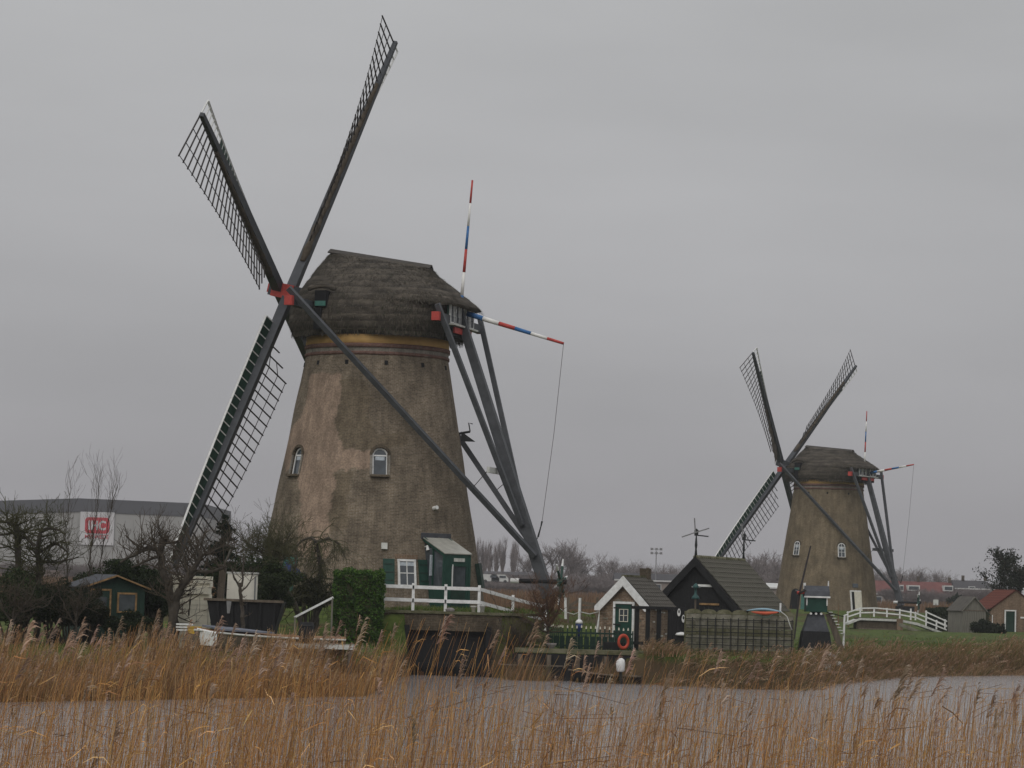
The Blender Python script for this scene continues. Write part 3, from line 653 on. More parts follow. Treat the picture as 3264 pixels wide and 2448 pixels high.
mill2, loc2, frame2, rz2, O2 = make_mill(dict(X=29.76, Y=277.5, z0=2.2, a=32.5, t=12.7, th=43.6, L=14.2, hubz=15.75, uh=4.46, dz=-.6,
    cone=((13.45, 3.2), (2.5, 4.80)), patch=False, brick=M['brick_tower2'], holes=(-40, -8, 28, 60, 95), bars=True,
    arched=[(12.5, 7.75, .70, 1.30), (-50, 7.85, .70, 1.30)], zc=14.35, capk=.84, tilt=.09, ls=(2.06, 5.9, 15.0), ks=(-3.8, 3.2, 14.75),
    tail=((-3.7, 15.4), (-7.6, 2.8)), joint=(4.2, 5.4), plank=7.9, pole=((-3.6, 0, 15.0), (-3.75, 0, 20.7)), vang=((-4.1, .3, 15.0), (-8.6, 0, 15.77)),
    rope=(-7.7, 0, 5.6), wheel=(37.6, 272.2, 3.15), furl=(0,), hang=(2,), label="smaller distant thatched brick windmill on the right"))

# ---- near mill: ground-floor window, porch, fittings
def gw(phi, z, w, hh):
    c, tg, up, n2 = frame1(phi, z); f = MB()
    for sx in (-1, 1): f.bar(c + tg * sx * w / 2 - up * hh / 2, c + tg * sx * w / 2 + up * hh / 2, .09, .14, n2)
    for sz in (-1, 1): f.bar(c - tg * (w / 2 + .05) + up * sz * hh / 2, c + tg * (w / 2 + .05) + up * sz * hh / 2, .14, .09, up)
    win = f.build("sash_window", M['white'], mill1)
    for sx in (-1, 1):
        for sz in (-1, 1):
            MB().box(c + tg * sx * w * .235 + up * sz * hh * .235 + n2 * .02, (w * .45, .015, hh * .45), tg, n2, up).build("pane", M['glass'], win)
    g = MB(); g.bar(c - tg * w / 2 + n2 * .035, c + tg * w / 2 + n2 * .035, .04, .04, up); g.bar(c - up * hh / 2 + n2 * .036, c + up * hh / 2 + n2 * .036, .04, .04, n2); g.build("glazing_bar", M['white'], win)
    MB().box(c + up * hh * .36 + n2 * .032, (w * .9, .006, hh * .14), tg, n2, up).build("net_curtain", M['curtain'], win)
    for i in range(9):
        q = -w * .62 + w * 1.24 * i / 8
        MB().box(c + tg * q + up * (hh / 2 + .16) + n2 * .01, (.105, .05, .19), tg, n2, (up + tg * q * .35).normalized()).build("lintel_brick", M['brick_shed'], win)
    for sx in (-1, 1):
        c2, t2, u2, n3 = frame1(phi + sx * 9.4, z)
        sh_ = MB(); sh_.box(c2 + n3 * .03, (.50, .05, hh + .1), t2, n3, u2); so = sh_.build("shutter", M['green'], mill1)
        for zz in (-.3, 0.02, .34): MB().box(c2 + n3 * .065 + u2 * zz * hh, (.40, .02, .05), t2, n3, u2).build("shutter_ledge", M['dgreen'], so)
gw(21.2, 3.92, .74, 1.12)
c, tg, up, n2 = frame1(9.4, 5.06); MB().box(c + n2 * .06, (.26, .12, .28), tg, n2, up).build("wall_vent", M['offwhite'], mill1)
c, tg, up, n2 = frame1(32.4, 5.1); MB().tube([c, c + n2 * .2, c + n2 * .26 - V(0, 0, .2)], [.03, .05, .09], 8).build("wall_lamp", M['white'], mill1)
c, tg, up, n2 = frame1(39.9, 6.8); MB().tube([c, c + n2 * .25], .09, 8).build("wall_bell", M['white'], mill1)
c, tg, up, n2 = frame1(-43, 3.5); gd = MB().box(c + n2 * .05, (.85, .06, 2.0), tg, n2, up).build("side_door", M['teal'], mill1)
MB().box(c + n2 * .10 + up * .35, (.6, .03, .5), tg, n2, up).build("door_pane", M['glass'], gd)
c, tg, up, n2 = frame1(92, 10.3); hk = MB(); hk.tube([c, c + V(.5, 0, .1)], .06, 6); hk.prism([c + V(.1, -.05, .1), c + V(.75, -.05, -.35), c + V(.1, -.05, -.35)], V(0, .1, 0)); hk.tube([c + V(.5, 0, .1), c + V(.42, 0, .5), c + V(.6, 0, .45)], .03, 5); hk.build("wall_bracket", M['iron'], mill1)
c, tg, up, n2 = frame1(78, 3.9); MB().box(c + n2 * .1, (.5, .2, 1.1), tg, n2, up).build("meter_cupboard", M['dgreen'], mill1)
# porch
f = math.radians(40.5); n2 = V(math.sin(f), -math.cos(f), 0); tg = V(math.cos(f), math.sin(f), 0); Zv = V(0, 0, 1)
pw, r_in, r_out, zf, ze, zt = 1.38, 4.4, 6.08, 2.38, 4.78, 5.52
def pp(r, q, z): return O1 + n2 * r + tg * q + Zv * z
porch = MB().box(pp(r_out - .75, 0, zf + .04), (pw + .2, 1.6, .10), tg, n2, Zv).build("porch", M['concrete'], mill1)
for q in (-1, 1):
    MB().bar(pp(r_out, q * pw / 2, zf), pp(r_out, q * pw / 2, ze), .12, .12, n2).build("porch_post", M['green'], porch)
    pz = [pp(r_out - .05, q * pw / 2, zf), pp(4.95, q * pw / 2, zf), pp(4.72, q * pw / 2, 3.3), pp(r_out - .05, q * pw / 2, 3.3)]
    MB().prism(pz, tg * .05).build("porch_side_panel", M['green'], porch)
    gp = [pp(r_out - .05, q * pw / 2 + .02, 3.34), pp(4.75, q * pw / 2 + .02, 3.34), pp(4.55, q * pw / 2 + .02, zt - .25), pp(r_out - .05, q * pw / 2 + .02, ze - .08)]
    MB().prism(gp, tg * .012).build("porch_side_glass", M['glass'], porch)
    sb = MB(); sb.bar(pp(r_out, q * pw / 2, ze), pp(4.45, q * pw / 2, zt), .10, .16); sb.bar(pp(5.3, q * pw / 2, 3.3), pp(5.3, q * pw / 2, 5.1), .07, .07, n2); sb.build("porch_side_rail", M['green'], porch)
MB().bar(pp(5.26, -pw / 2 - .02, 3.85), pp(5.26, -pw / 2 - .02, 4.75), .06, .24, tg).build("white_curtain", M['curtain'], porch)
fr = MB(); fr.box(pp(r_out, 0, ze - .24), (pw, .10, .52), tg, n2, Zv); fr.box(pp(r_out, -.52, 3.4), (.40, .08, 2.0), tg, n2, Zv); fr.box(pp(r_out, .62, 3.4), (.22, .08, 2.0), tg, n2, Zv); fr.build("porch_front", M['green'], porch)
dr = MB().box(pp(r_out + .01, .10, 2.86), (.80, .06, .95), tg, n2, Zv).build("porch_door", M['dgreen'], porch)
MB().box(pp(r_out + .0, .10, 3.86), (.80, .02, 1.05), tg, n2, Zv).build("door_glass", M['glass'], dr)
MB().bar(pp(r_out + .03, -.26, 3.35), pp(r_out + .03, -.26, 4.36), .05, .05, n2).build("door_stile", M['white'], dr)
MB().box(pp(r_out + .07, .08, ze - .22), (.60, .03, .15), tg, n2, Zv).build("name_board", M['offwhite'], porch)
rf = MB(); rf.prism([pp(r_out + .1, -pw / 2 - .08, ze + .02), pp(r_out + .1, pw / 2 + .08, ze + .02), pp(4.5, pw / 2 + .08, zt + .02), pp(4.5, -pw / 2 - .08, zt + .02)], Zv * .04); rf.build("porch_roof", mat('clouded_plastic', (0.34, 0.33, 0.29), 0.35, .2, 3), porch)
MB().bar(pp(4.62, -pw / 2 - .14, zt + .06), pp(4.62, pw / 2 + .1, zt + .06), .1, .26).build("porch_ridge_board", M['tar'], porch)
# far mill: white door, dark arch, teal door
f = math.radians(29)
c, tg, up, n2 = frame2(29, 3.1); wd_ = MB()
for sx in (-1, 1): wd_.bar(c + tg * sx * .55 - up * .95, c + tg * sx * .55 + up * .95, .12, .14, n2)
wd_.bar(c - tg * .6 + up * .95, c + tg * .6 + up * .95, .14, .12, up); wdo = wd_.build("white_door_frame", M['white'], mill2)
MB().box(c + n2 * .03 - tg * .3, (.42, .02, 1.8), tg, n2, up).build("dark_gap", M['dark'], wdo)
MB().box(c + n2 * .10 + tg * .18, (.78, .05, 1.8), tg, n2, up).build("white_door", M['cream'], wdo)
c, tg, up, n2 = frame2(29, 4.55); MB().box(c + n2 * .03, (.6, .05, .35), tg, n2, up).build("fan_light", M['glass'], mill2)
c, tg, up, n2 = frame2(-44, 3.1); ar = MB(); pts = [c - tg * .45 - up * 1.0, c + tg * .45 - up * 1.0] + [c + up * .6 + (tg * math.cos(q) + up * math.sin(q)) * .45 for q in np.linspace(0, math.pi, 9)]
ar.prism(pts, n2 * .04); ar.build("dark_archway", M['dark'], mill2)
c2, tg2, up2, n3 = frame2(-27, 2.9); td = MB(); pts = [c2 + n3 * .25 - tg2 * .55 - up2 * 1.0, c2 + n3 * .25 + tg2 * .5 - up2 * 1.0] + [c2 + n3 * .25 + up2 * .75 + (tg2 * math.cos(q) * .55 + up2 * math.sin(q) * .5) for q in np.linspace(0, math.pi, 9)]
td.prism(pts, n3 * .06); td.build("open_teal_door", M['teal'], mill2)
MB().box(O2 + V(6.6, -5.4, 2.3), (1.6, 1.2, 1.0), (1, 0, 0), (0, 1, 0)).build("tail_anchor", M['black'], mill2)
#@@PART3
# ------------------------------------------------------------------ bridge and quay by the near mill
def gbase(x, y): return V(x, y, gz(x, y))
Zv = V(0, 0, 1)
def boards_row(parent, name, mat_, p0, p1, z0, z1, n, thick, gap=.008, back=None):
    """n upright boards side by side from p0 to p1"""
    p0 = Vector(p0); p1 = Vector(p1); d = (p1 - p0); ln = d.length; d.normalize(); nn = V(-d.y, d.x, 0)
    me_ = None
    for i in range(n):
        c = p0 + d * ln * (i + .5) / n; c.z = (z0 + z1) / 2
        if me_ is None:
            o = MB().box(c, (ln / n - gap, thick, z1 - z0), d, nn, Zv).build(name, mat_, parent); me_ = o; c0 = c
        else:
            q = bpy.data.objects.new(name, me_.data); COL.objects.link(q); q.parent = parent; q.location = (c - c0); q.location.z += 0
        if i == 0: first = o

bridge = empty("brick_bridge", (-2.1, 114.6, 0), "mossy brick bridge wall with a black sluice opening below the white railing", "bridge")
YB = 114.25
w = MB(); w.box((-5.0, YB, .85), (2.6, .5, 3.0)); w.build("wall_left", M['brick_old'], bridge)
w = MB(); w.box((.05, YB, .80), (1.5, .5, 2.9)); w.build("wall_right", M['brick_old'], bridge)
w = MB(); w.box((-2.2, YB - .01, 2.02), (3.0, .48, .62)); w.build("lintel_wall", M['brick_old'], bridge)
w = MB(); w.box((-2.4, YB - .02, 2.40), (7.6, .62, .10)); w.build("coping", M['moss'], bridge)
w = MB(); w.box((-2.2, YB + .25, .7), (2.95, .1, 2.2)); w.build("dark_backing", M['dark'], bridge)
boards_row(bridge, "sluice_board", M['black'], (-3.6, YB + .12, 0), (-.75, YB + .12, 0), -.45, 1.72, 11, .06)
w = MB(); w.box((-2.2, YB - .28, .42), (3.1, .12, .14)); w.build("waling_beam", M['black'], bridge)
MB().box((-2.15, 115.7, 2.36), (4.0, 3.2, .12)).build("deck", M['moss'], bridge)
for x in (-3.75, -.62): MB().box((x, YB - .32, .7), (.22, .22, 2.4)).build("fender_pile", M['black'], bridge)

def railing(name, label, pts, posts, hgt, mid, group=None, pw=.11, rh=.13, mat_='white'):
    """pts: top-rail points; posts: indices with post"""
    rt = empty(name, (pts[0][0], pts[0][1], pts[0][2] - hgt), label, "railing", group)
    pv = [Vector(p) for p in pts]
    for i in posts: MB().box(pv[i] - Zv * (hgt / 2 - .03), (pw, pw, hgt + .1)).build("post", M[mat_], rt)
    for off in (0, mid):
        for i in range(len(pv) - 1):
            d = (pv[i + 1] - pv[i]).normalized() * .03
            MB().bar(pv[i] - Zv * (rh * .5 + off) + V(0, -.07, 0) - d, pv[i + 1] - Zv * (rh * .5 + off) + V(0, -.07, 0) + d, .045, rh).build("rail", M[mat_], rt)
    return rt
zr = 3.42
railing("white_railing", "white wooden two-rail railing on the bridge before the near mill", [(-4.95, 114.2, zr), (-4.68, 114.2, zr), (-3.54, 114.2, zr - .01), (-2.30, 114.2, zr - .02), (-1.02, 114.2, zr - .02)], (1, 2, 3, 4), 1.0, .50)
railing("white_railing", "white wooden railing sloping down beside the brown shrub by the bridge", [(-.98, 114.25, zr - .03), (.28, 116.5, zr - .36), (1.6, 119.0, zr - .66)], (1, 2), 1.0, .50)
# quay edge
qy = empty("quay", (2.9, 112.5, 0), "low concrete quay edge on dark timber in front of the small brick house", "quay")
MB().box((3.2, 112.55, 1.10), (5.6, .55, .16)).build("kerb_slab", M['moss'], qy)
boards_row(qy, "quay_board", M['black'], (.3, 112.35, 0), (6.1, 112.35, 0), -.3, 1.0, 20, .08)
for i in range(6): MB().tube([(.6 + i * 1.08, 112.2, -.5), (.6 + i * 1.08, 112.2, .95)], .09, 8).build("pile", M['wood'], qy)
MB().bar((-.2, 111.9, .55), (2.2, 112.0, .55), .10, .05).build("waling", M['wood'], qy)
# things left standing on the bridge
for i, (x, h_, m_, lb) in enumerate([(-1.12, .22, 'cream', "small cream pot left of the railing corner post on the bridge"), (-.78, .26, 'white', "white bucket on the bridge right of the railing corner post")]):
    t = empty("flower_pot" if i == 0 else "bucket", (x - .1, 114.12, 2.452), lb, "pot" if i == 0 else "bucket")
    MB().lathe([(.07, 2.452), (.10, 2.452 + h_), (.11, 2.452 + h_), (.11, 2.46 + h_ + .01)], (x - .1, 114.12, 0), 12).build("body", M[m_], t, True)
    MB().lathe([(.12, 2.452 + h_ - .03), (.125, 2.452 + h_)], (x - .1, 114.12, 0), 12, False).build("rim", M['offwhite'], t)
st = MB(); st.lathe([(.05, 2.44), (.17, 2.46), (.19, 2.53), (.08, 2.60)], (-2.12, 114.2, 0), 9); tag(st.build("stone", M['stone'], None, False), "pale rounded stone beside the third railing post on the bridge", "stone")

# ------------------------------------------------------------------ gabled buildings
def gable(name, label, apex, ang, wid, length, z_base, z_eave, z_ridge, wall_m, over=.12, group=None, cat="house", vis_gable=True):
    """front gable whose ridge starts over apex=(x, y) and runs back at angle ang to the right of straight ahead"""
    a_ = math.radians(ang); d = V(math.sin(a_), math.cos(a_), 0); r = V(math.cos(a_), -math.sin(a_), 0); A = V(apex[0], apex[1], 0)
    rt = empty(name, (A.x, A.y, z_base), label, cat, group)
    w2 = wid / 2
    fp = [A - r * w2 + Zv * (z_base - .3), A + r * w2 + Zv * (z_base - .3), A + r * w2 + Zv * z_eave, A + Zv * z_ridge, A - r * w2 + Zv * z_eave]
    MB().prism(fp, d * length).build("wall", wall_m, rt)
    return rt, A, d, r
def roof_tiles(rt, A, d, r, side, wid, length, z_eave, z_ridge, over, mat_, nrow, ncol, lift=.05, name="roof_tile"):
    """overlapping tiles as single pieces on one slope"""
    w2 = wid / 2 + over; slope = V(0, 0, z_eave - z_ridge) * 1.0 + r * side * (wid / 2); sl = slope.normalized()
    L = (slope.length) * (w2 / (wid / 2)); nrm = sl.cross(d); nrm = nrm if nrm.z > 0 else -nrm
    base = A + Zv * z_ridge - d * over + nrm * lift; ln = length + 2 * over
    MB().prism([base - nrm * .04, base - nrm * .04 + sl * L, base - nrm * .04 + sl * L + d * ln, base - nrm * .04 + d * ln], nrm * .02).build("roof", mat_, rt)
    rfo = rt
    tw_, tl_ = ln / ncol, L / nrow * 1.12; me_ = None; rs_ = random.Random(len(name) + nrow)
    for i in range(nrow):
        for j in range(ncol):
            c = base + sl * (L * (i + .5) / nrow) + d * (ln * (j + .5) / ncol) + nrm * (.02 + rs_.uniform(0, .012))
            if me_ is None:
                mm = MB(); k_ = 5
                vs_ = []; fs_ = []
                for e in (0, 1):
                    for q in range(k_ + 1):
                        f_ = q / k_ - .5; hgt = .022 * math.cos(f_ * 2 * math.pi)
                        for t_ in (0, .02): vs_.append((f_ * tw_ * .98, (e - .5) * tl_, hgt + t_ + (.022 if e == 0 else 0)))
                n1 = 2 * (k_ + 1)
                for q in range(k_):
                    b = q * 2; fs_ += [(b + 1, b + 3, n1 + b + 3, n1 + b + 1), (b, n1 + b, n1 + b + 2, b + 2), (b, b + 2, b + 3, b + 1)]
                me_ = bpy.data.meshes.new(name); me_.from_pydata(vs_, [], fs_); me_.materials.append(mat_)
            o = bpy.data.objects.new(name, me_); COL.objects.link(o); o.parent = rt
            yy = -sl; Mx = Matrix((d, yy, d.cross(yy))).transposed().to_4x4()
            jit = Matrix.Rotation(rs_.uniform(-.02, .02), 4, 'Z'); Mx = Mx @ jit; Mx.translation = c - ORG[rt.name]; o.matrix_local = Mx
    return base, sl, nrm, L, ln
def bargeboard(rt, A, d, r, wid, z_eave, z_ridge, over, mat_, hgt=.22, back=None, th=.06, low=.05):
    w2 = wid / 2 + over; ze = z_ridge + (z_eave - z_ridge) * (w2 / (wid / 2))
    off = -d * (over + .03) if back is None else d * (back + over + .03)
    for sd in (-1, 1):
        p = [A + Zv * (z_ridge + .10) + off, A + r * sd * w2 + Zv * (ze + .06) + off, A + r * sd * w2 + Zv * (ze + .06 - hgt * .55) + off, A + r * sd * (w2 - hgt * .75) + Zv * (ze + .06 - hgt * .55) + off, A + Zv * (z_ridge + .10 - hgt * 1.35) + off]
        MB().prism(p if sd == 1 else p[::-1], -d * th).build("bargeboard", mat_, rt)

# small brick house
hx = px(1990, 118)
hs, A, d, r = gable("brick_outhouse", "small brick house with white bargeboards and a green door", (hx, 118), 22, 2.05, 2.7, 1.12, 2.88, 3.92, M['brick_yard'])
roof_tiles(hs, A, d, r, 1, 2.05, 2.7, 2.88, 3.92, .14, M['tile2'], 8, 11)
roof_tiles(hs, A, d, r, -1, 2.05, 2.7, 2.88, 3.92, .14, M['tile2'], 8, 11)
bargeboard(hs, A, d, r, 2.05, 2.88, 3.92, .14, M['white'], .30)
bargeboard(hs, A, d, r, 2.05, 2.88, 3.92, .14, M['cream'], .18, back=2.7)
MB().bar(A + Zv * 4.02 - d * .1, A + Zv * 4.02 + d * 2.8, .2, .08).build("ridge_tiles", M['moss'], hs)
MB().box(A + d * 2.45 + Zv * 4.1, (.36, .36, .5), r, d).build("chimney", M['brick_old'], hs)
c = A - d * .03 + r * .02
dr = MB().box(c + Zv * 2.03, (.70, .06, 1.72), r, d).build("door", M['green'], hs)
df = MB()
for sd in (-1, 1): df.bar(c - d * .03 + r * sd * .40 + Zv * 1.12, c - d * .03 + r * sd * .40 + Zv * 2.92, .09, .09, d)
df.bar(c - d * .03 - r * .45 + Zv * 2.96, c - d * .03 + r * .45 + Zv * 2.96, .09, .09); df.build("door_frame", M['white'], dr)
for sx in (-1, 1):
    for sz in (-1, 1): MB().box(c - d * .036 + r * sx * .085 + Zv * (2.46 + sz * .115), (.14, .02, .20), r, d).build("door_pane", M['glass'], dr)
wf = MB()
for q in (-.175, 0, .175): wf.bar(c - d * .05 + r * q + Zv * 2.22, c - d * .05 + r * q + Zv * 2.70, .025, .025, d)
for q in (2.22, 2.46, 2.70): wf.bar(c - d * .05 - r * .19 + Zv * q, c - d * .05 + r * .19 + Zv * q, .025, .025)
wf.build("glazing_bar", M['cream'], dr)
for q in (1.8, 2.1, 2.75): MB().bar(c - d * .07 - r * .42 + Zv * q, c - d * .07 - r * .1 + Zv * q, .02, .05).build("hinge", M['iron'], dr)
random.seed(4)
for i in range(46):      # single bricks standing proud or paler on the two visible walls
    if i < 24:
        q = rnd(-1, 1); z = rnd(1.3, 3.2)
        if abs(q) < .52 and z < 3.0: q = math.copysign(rnd(.56, .98), q)
        if z > 2.9: q *= .45
        p = A - d * .008 + r * q + Zv * z; MB().box(p, (.20, .03, .055), r, d).build("brick", M['brick_shed' if i % 3 else 'concrete'], hs)
    else:
        p = A + r * 1.033 + d * rnd(.15, 2.6) + Zv * rnd(1.35, 2.75); MB().box(p, (.03, .20, .055), r, d).build("brick", M['brick_shed' if i % 3 else 'offwhite'], hs)
# black timber frame along the house
pf = empty("pergola", (px(2105, 116.5), 116.5, 1.1), "black timber pergola frame beside the small brick house", "pergola")
x0, x1 = px(2032, 116.3), px(2172, 116.3)
for i in range(5): MB().box((x0 + (x1 - x0) * i / 4, 116.3, 1.95), (.17, .15, 1.75)).build("post", M['black'], pf)
for z in (2.80, 1.42): MB().box(((x0 + x1) / 2, 116.2, z), (x1 - x0 + .5, .12, .12)).build("beam", M['black'], pf)

# black barn
bx_ = px(2217, 124)
bn, A, d, r = gable("black_barn", "black tarred timber barn with mossy tiled roof", (bx_, 124), 20, 3.75, 7.3, 1.05, 2.86, 4.84, M['black'], cat="barn")
rr0 = roof_tiles(bn, A, d, r, 1, 3.75, 7.3, 2.86, 4.84, .16, M['tile'], 11, 25)
MB().prism([A + Zv * 4.86 - d * .16, A - r * 2.0 + Zv * 2.74 - d * .16, A - r * 2.0 + Zv * 2.74 + d * 7.46, A + Zv * 4.86 + d * 7.46], V(0, 0, .05)).build("far_roof_slope", M['tile'], bn)
bargeboard(bn, A, d, r, 3.75, 2.86, 4.84, .16, M['black'], .30)
bargeboard(bn, A, d, r, 3.75, 2.86, 4.84, .16, M['black'], .20, back=7.3)
for j in range(24):
    o = MB().tube([A + Zv * 4.90 + d * (j * .313 - .15), A + Zv * 4.90 + d * (j * .313 + .17)], [.11, .095], 7).build("ridge_tile", M['moss'], bn, True)
boards_row(bn, "gable_board", M['black'], A - r * 1.8 - d * .03, A + r * 1.8 - d * .03, 1.05, 2.90, 18, .03)
MB().box(A - d * .07 + r * .42 + Zv * 3.74, (.62, .03, .10), r, d).build("white_sign", M['white'], bn)
MB().box(A - d * .07 + r * .62 + Zv * 2.98, (.84, .05, .08), r, d).build("plank_ledge", M['tan'], bn)
def vane(p, label, sc_=1.0, bl=True):
    t = empty("weather_vane", p, label, "weather vane", "weather vanes on the black barn"); p = Vector(p)
    MB().tube([p, p + Zv * .35, p + Zv * .5, p + Zv * .9], [.07, .035, .06, .025], 8).build("spindle", M['iron'], t, True)
    b = MB(); b.box(p + Zv * 1.0, (.16, .16, .2)); b.prism([p + V(-.1, -.09, 1.1), p + V(.1, -.09, 1.1), p + V(0, -.09, 1.2)], V(0, .18, 0)); b.build("mill_body", M['iron'], t)
    MB().bar(p + V(.0, 0, .92), p + V(.5, -.1, .88), .05, .05).build("tail", M['iron'], t)
    for q in (1.66, .32, 3.5) if bl else (1.7,): MB().bar(p + V(-.05, -.1, 1.03), p + V(-.05 + .6 * math.cos(q), -.16, 1.03 + .6 * math.sin(q)), .05, .02, (0, 1, 0)).build("blade", M['steel'], t)
vane(A + Zv * 4.9 - d * .1, "iron windmill weather vane with thin blades on the front gable of the barn")
vane(A + Zv * 4.9 + d * 7.3, "iron weather vane on the rear gable of the barn before the far sails", 1, False)
# lantern
lx = px(2217, 115.2); lt = empty("lantern_post", (lx, 115.2, gz(lx, 115.2)), "slim lantern post in front of the black barn gable", "lamp post")
MB().tube([(lx, 115.2, 1.0), (lx, 115.2, 3.25)], .035, 8).build("pole", M['wood'], lt)
MB().lathe([(.17, 3.2), (.13, 3.28), (.05, 3.38), (.05, 3.6), (.12, 3.62), (.12, 3.68), (.02, 3.8)], (lx, 115.2, 0), 10).build("lamp_head", M['lantern'], lt, True)
MB().bar((lx - .16, 115.2, 3.66), (lx + .18, 115.2, 3.66), .05, .05).build("crossbar", M['steel'], lt)

# concrete fence wall with trellis
wl = empty("garden_wall", (px(2358, 114), 114.0, 1.0), "mossy concrete panel wall with scalloped top and black trellis", "wall")
X0, X1 = px(2188, 114), px(2530, 114); n = 7; wpan = (X1 - X0) / n
for i in range(n):
    xc = X0 + wpan * (i + .5)
    for k in range(6): MB().box((xc, 114.0, 1.02 + .27 * (k + .5)), (wpan - .02, .08, .255)).build("wall_panel", M['moss'] if k in (0, 3) else M['concrete'], wl)
    pts = [(xc - wpan / 2 + .01, 113.96, 2.645)] + [(xc + (wpan / 2 - .01) * -math.cos(q), 113.96, 2.645 + .05 + .13 * math.sin(q)) for q in np.linspace(0, math.pi, 9)] + [(xc + wpan / 2 - .01, 113.96, 2.645)]
    MB().prism(pts, V(0, .08, 0)).build("scallop_panel", M['moss'], wl)
for i in range(n + 1): MB().box((X0 + wpan * i, 114.06, 1.8), (.10, .10, 1.85)).build("wall_post", M['moss'], wl)
tr = MB().box(((X0 + X1) / 2, 113.86, 2.44), (X1 - X0, .025, .03)).build("trellis", M['black'], wl)
for i in range(14): MB().box((X0 + .24 + .292 * i, 113.83, 1.70), (.035, .02, 1.62)).build("trellis_slat", M['black'], tr)
for k in range(6): MB().box(((X0 + X1) / 2, 113.86, 1.00 + .24 * k), (X1 - X0, .02, .03)).build("trellis_slat", M['black'], tr)
# clogs hung on a black board
cb = empty("board_panel", (px(2163, 114.6), 114.6, 1.2), "black board panel between the brick house and the concrete wall", "panel")
xb = px(2166, 114.6); boards_row(cb, "plank", M['black'], (xb - .33, 114.6, 0), (xb + .30, 114.6, 0), 1.15, 2.85, 5, .05)
for i, (sx, sy, lb) in enumerate([(2164, 1952, "white wooden clog, the higher one on the black board"), (2178, 1972, "white wooden clog, the lower one on the black board")]):
    p = at(sx, sy, 114.5); t = empty("clog", p, lb, "clog", "clogs on the black board"); b = MB(); n_c = 14
    outer = [p + V(.062 * math.cos(q) * (1 - .15 * math.sin(q)), 0, .15 * math.sin(q)) for q in np.linspace(0, 2 * math.pi, n_c, False)]
    b.prism(outer, V(0, -.07, 0)); b.build("sole", M['white'], t)
    inner = [p + V(.030 * math.cos(q), -.071, .035 + .07 * math.sin(q)) for q in np.linspace(0, 2 * math.pi, 10, False)]
    MB().prism(inner, V(0, -.006, 0)).build("opening", M['dark'], t)
ub = MB(); pb = at(2173, 2022, 114.3); ub.lathe([(.05, -.06), (.26, -.03), (.20, .05), (.03, .09)], pb, 14); tag(ub.build("upturned_bowl", M['white'], None, True), "white upturned bowl on the ledge left of the concrete wall", "bowl")
MB().box(pb + V(0, .05, -.32), (.6, .3, .5)).build("plank_ledge", M['black'], cb)
# surf gear lying along the wall top
def hull(name, label, p0, p1, w, h_, m_, sag=.05, cat="kayak"):
    p0 = Vector(p0); p1 = Vector(p1); n = 12; pts = []; rad = []
    for i in range(n + 1):
        f_ = i / n; pts.append(p0.lerp(p1, f_) - Zv * sag * math.sin(f_ * math.pi)); rad.append(max(.012, w * math.sin(f_ * math.pi) ** .6))
    o = MB(); o.tube(pts, rad, 10); ob = o.build(name, M[m_], None, True); return tag(ob, label, cat)
k1 = hull("kayak", "orange kayak lying along the top of the concrete wall", at(2395, 1950, 113.75), at(2482, 1951, 113.75), .065, .1, 'orange')
k2 = hull("surfboard", "pale blue surfboard lying along the wall behind the orange kayak", at(2380, 1946, 114.12), at(2496, 1952, 114.12), .05, .1, 'skyblue', -.08, "surfboard")
s0 = at(2490, 1950, 113.8); pts = [s0, at(2500, 1958, 113.8), at(2509, 1966, 113.8), at(2517, 1990, 113.8), at(2524, 2008, 113.8)]
tag(MB().tube(pts, .02, 6).build("hose", M['offwhite'], None, True), "pale hose curling down the right end of the concrete wall", "hose")
tag(MB().tube([at(2411, 1957, 113.7), at(2430, 1967, 113.7), at(2448, 1968, 113.7), at(2464, 1958, 113.7)], .012, 5).build("rope", M['teal'], None, True), "thin green rope looped below the orange kayak", "rope")
p = at(2488, 1922, 114.3); tag(MB().tube([V(p.x, 114.3, 1.0), p], .035, 8).build("white_post", M['white'], None), "slim white post rising behind the concrete wall by the kayak", "post")

# picket fence, posts, life ring
pk = empty("picket_fence", (px(1880, 116), 116, 1.05), "dark green picket fence with white tips left of the small brick house", "fence")
xs_p = list(np.linspace(px(1747, 116), px(1797, 116), 9)) + list(np.linspace(px(1812, 116), px(2020, 116), 15))
pm_ = None
for i, x in enumerate(xs_p):
    z = 1.98 - .004 * i + random.uniform(-.02, .02)
    o = MB().box((x, 116, (1.0 + z) / 2), (.05, .03, z - 1.0)).build("picket", M['dgreen'], pk)
    MB().prism([(x - .03, 115.97, z), (x + .03, 115.97, z), (x + .025, 115.97, z + .07), (x, 115.97, z + .12), (x - .025, 115.97, z + .07)], V(0, .05, 0)).build("picket_tip", M['cream'], o)
for z in (1.25, 1.75): MB().box(((xs_p[0] + xs_p[-1]) / 2, 116.04, z), (xs_p[-1] - xs_p[0], .04, .07)).build("rail", M['dgreen'], pk)
boards_row(pk, "backing_board", M['dgreen'], (xs_p[0], 116.1, 0), (xs_p[-1], 116.1, 0), 1.02, 1.62, 14, .03, .05)
for i, (xa, ya, xb_, yb_, D, lb) in enumerate([(1802, 1905, 1804, 1942, 124, "short white post left of the blue buoy post"), (1849, 1906, 1846, 1972, 122, "white post standing over the blue and white buoy"), (1916, 1938, 1903, 1990, 120, "white post leaning by the left corner of the brick house")]):
    tag(MB().tube([at(xb_, yb_, D) - Zv * .4, at(xa, ya, D)], .055, 8).build("white_post", M['white'], None), lb, "post", "white posts by the brick house")
p = at(1846, 1990, 117); by = empty("buoy", (p.x, p.y, 1.1), "blue and white buoy in front of the middle white post", "buoy")
MB().lathe([(.04, -.9), (.05, -.25), (.13, -.16), (.14, .02), (.12, .05)], p, 14).build("body", M['tarp'], by, True)
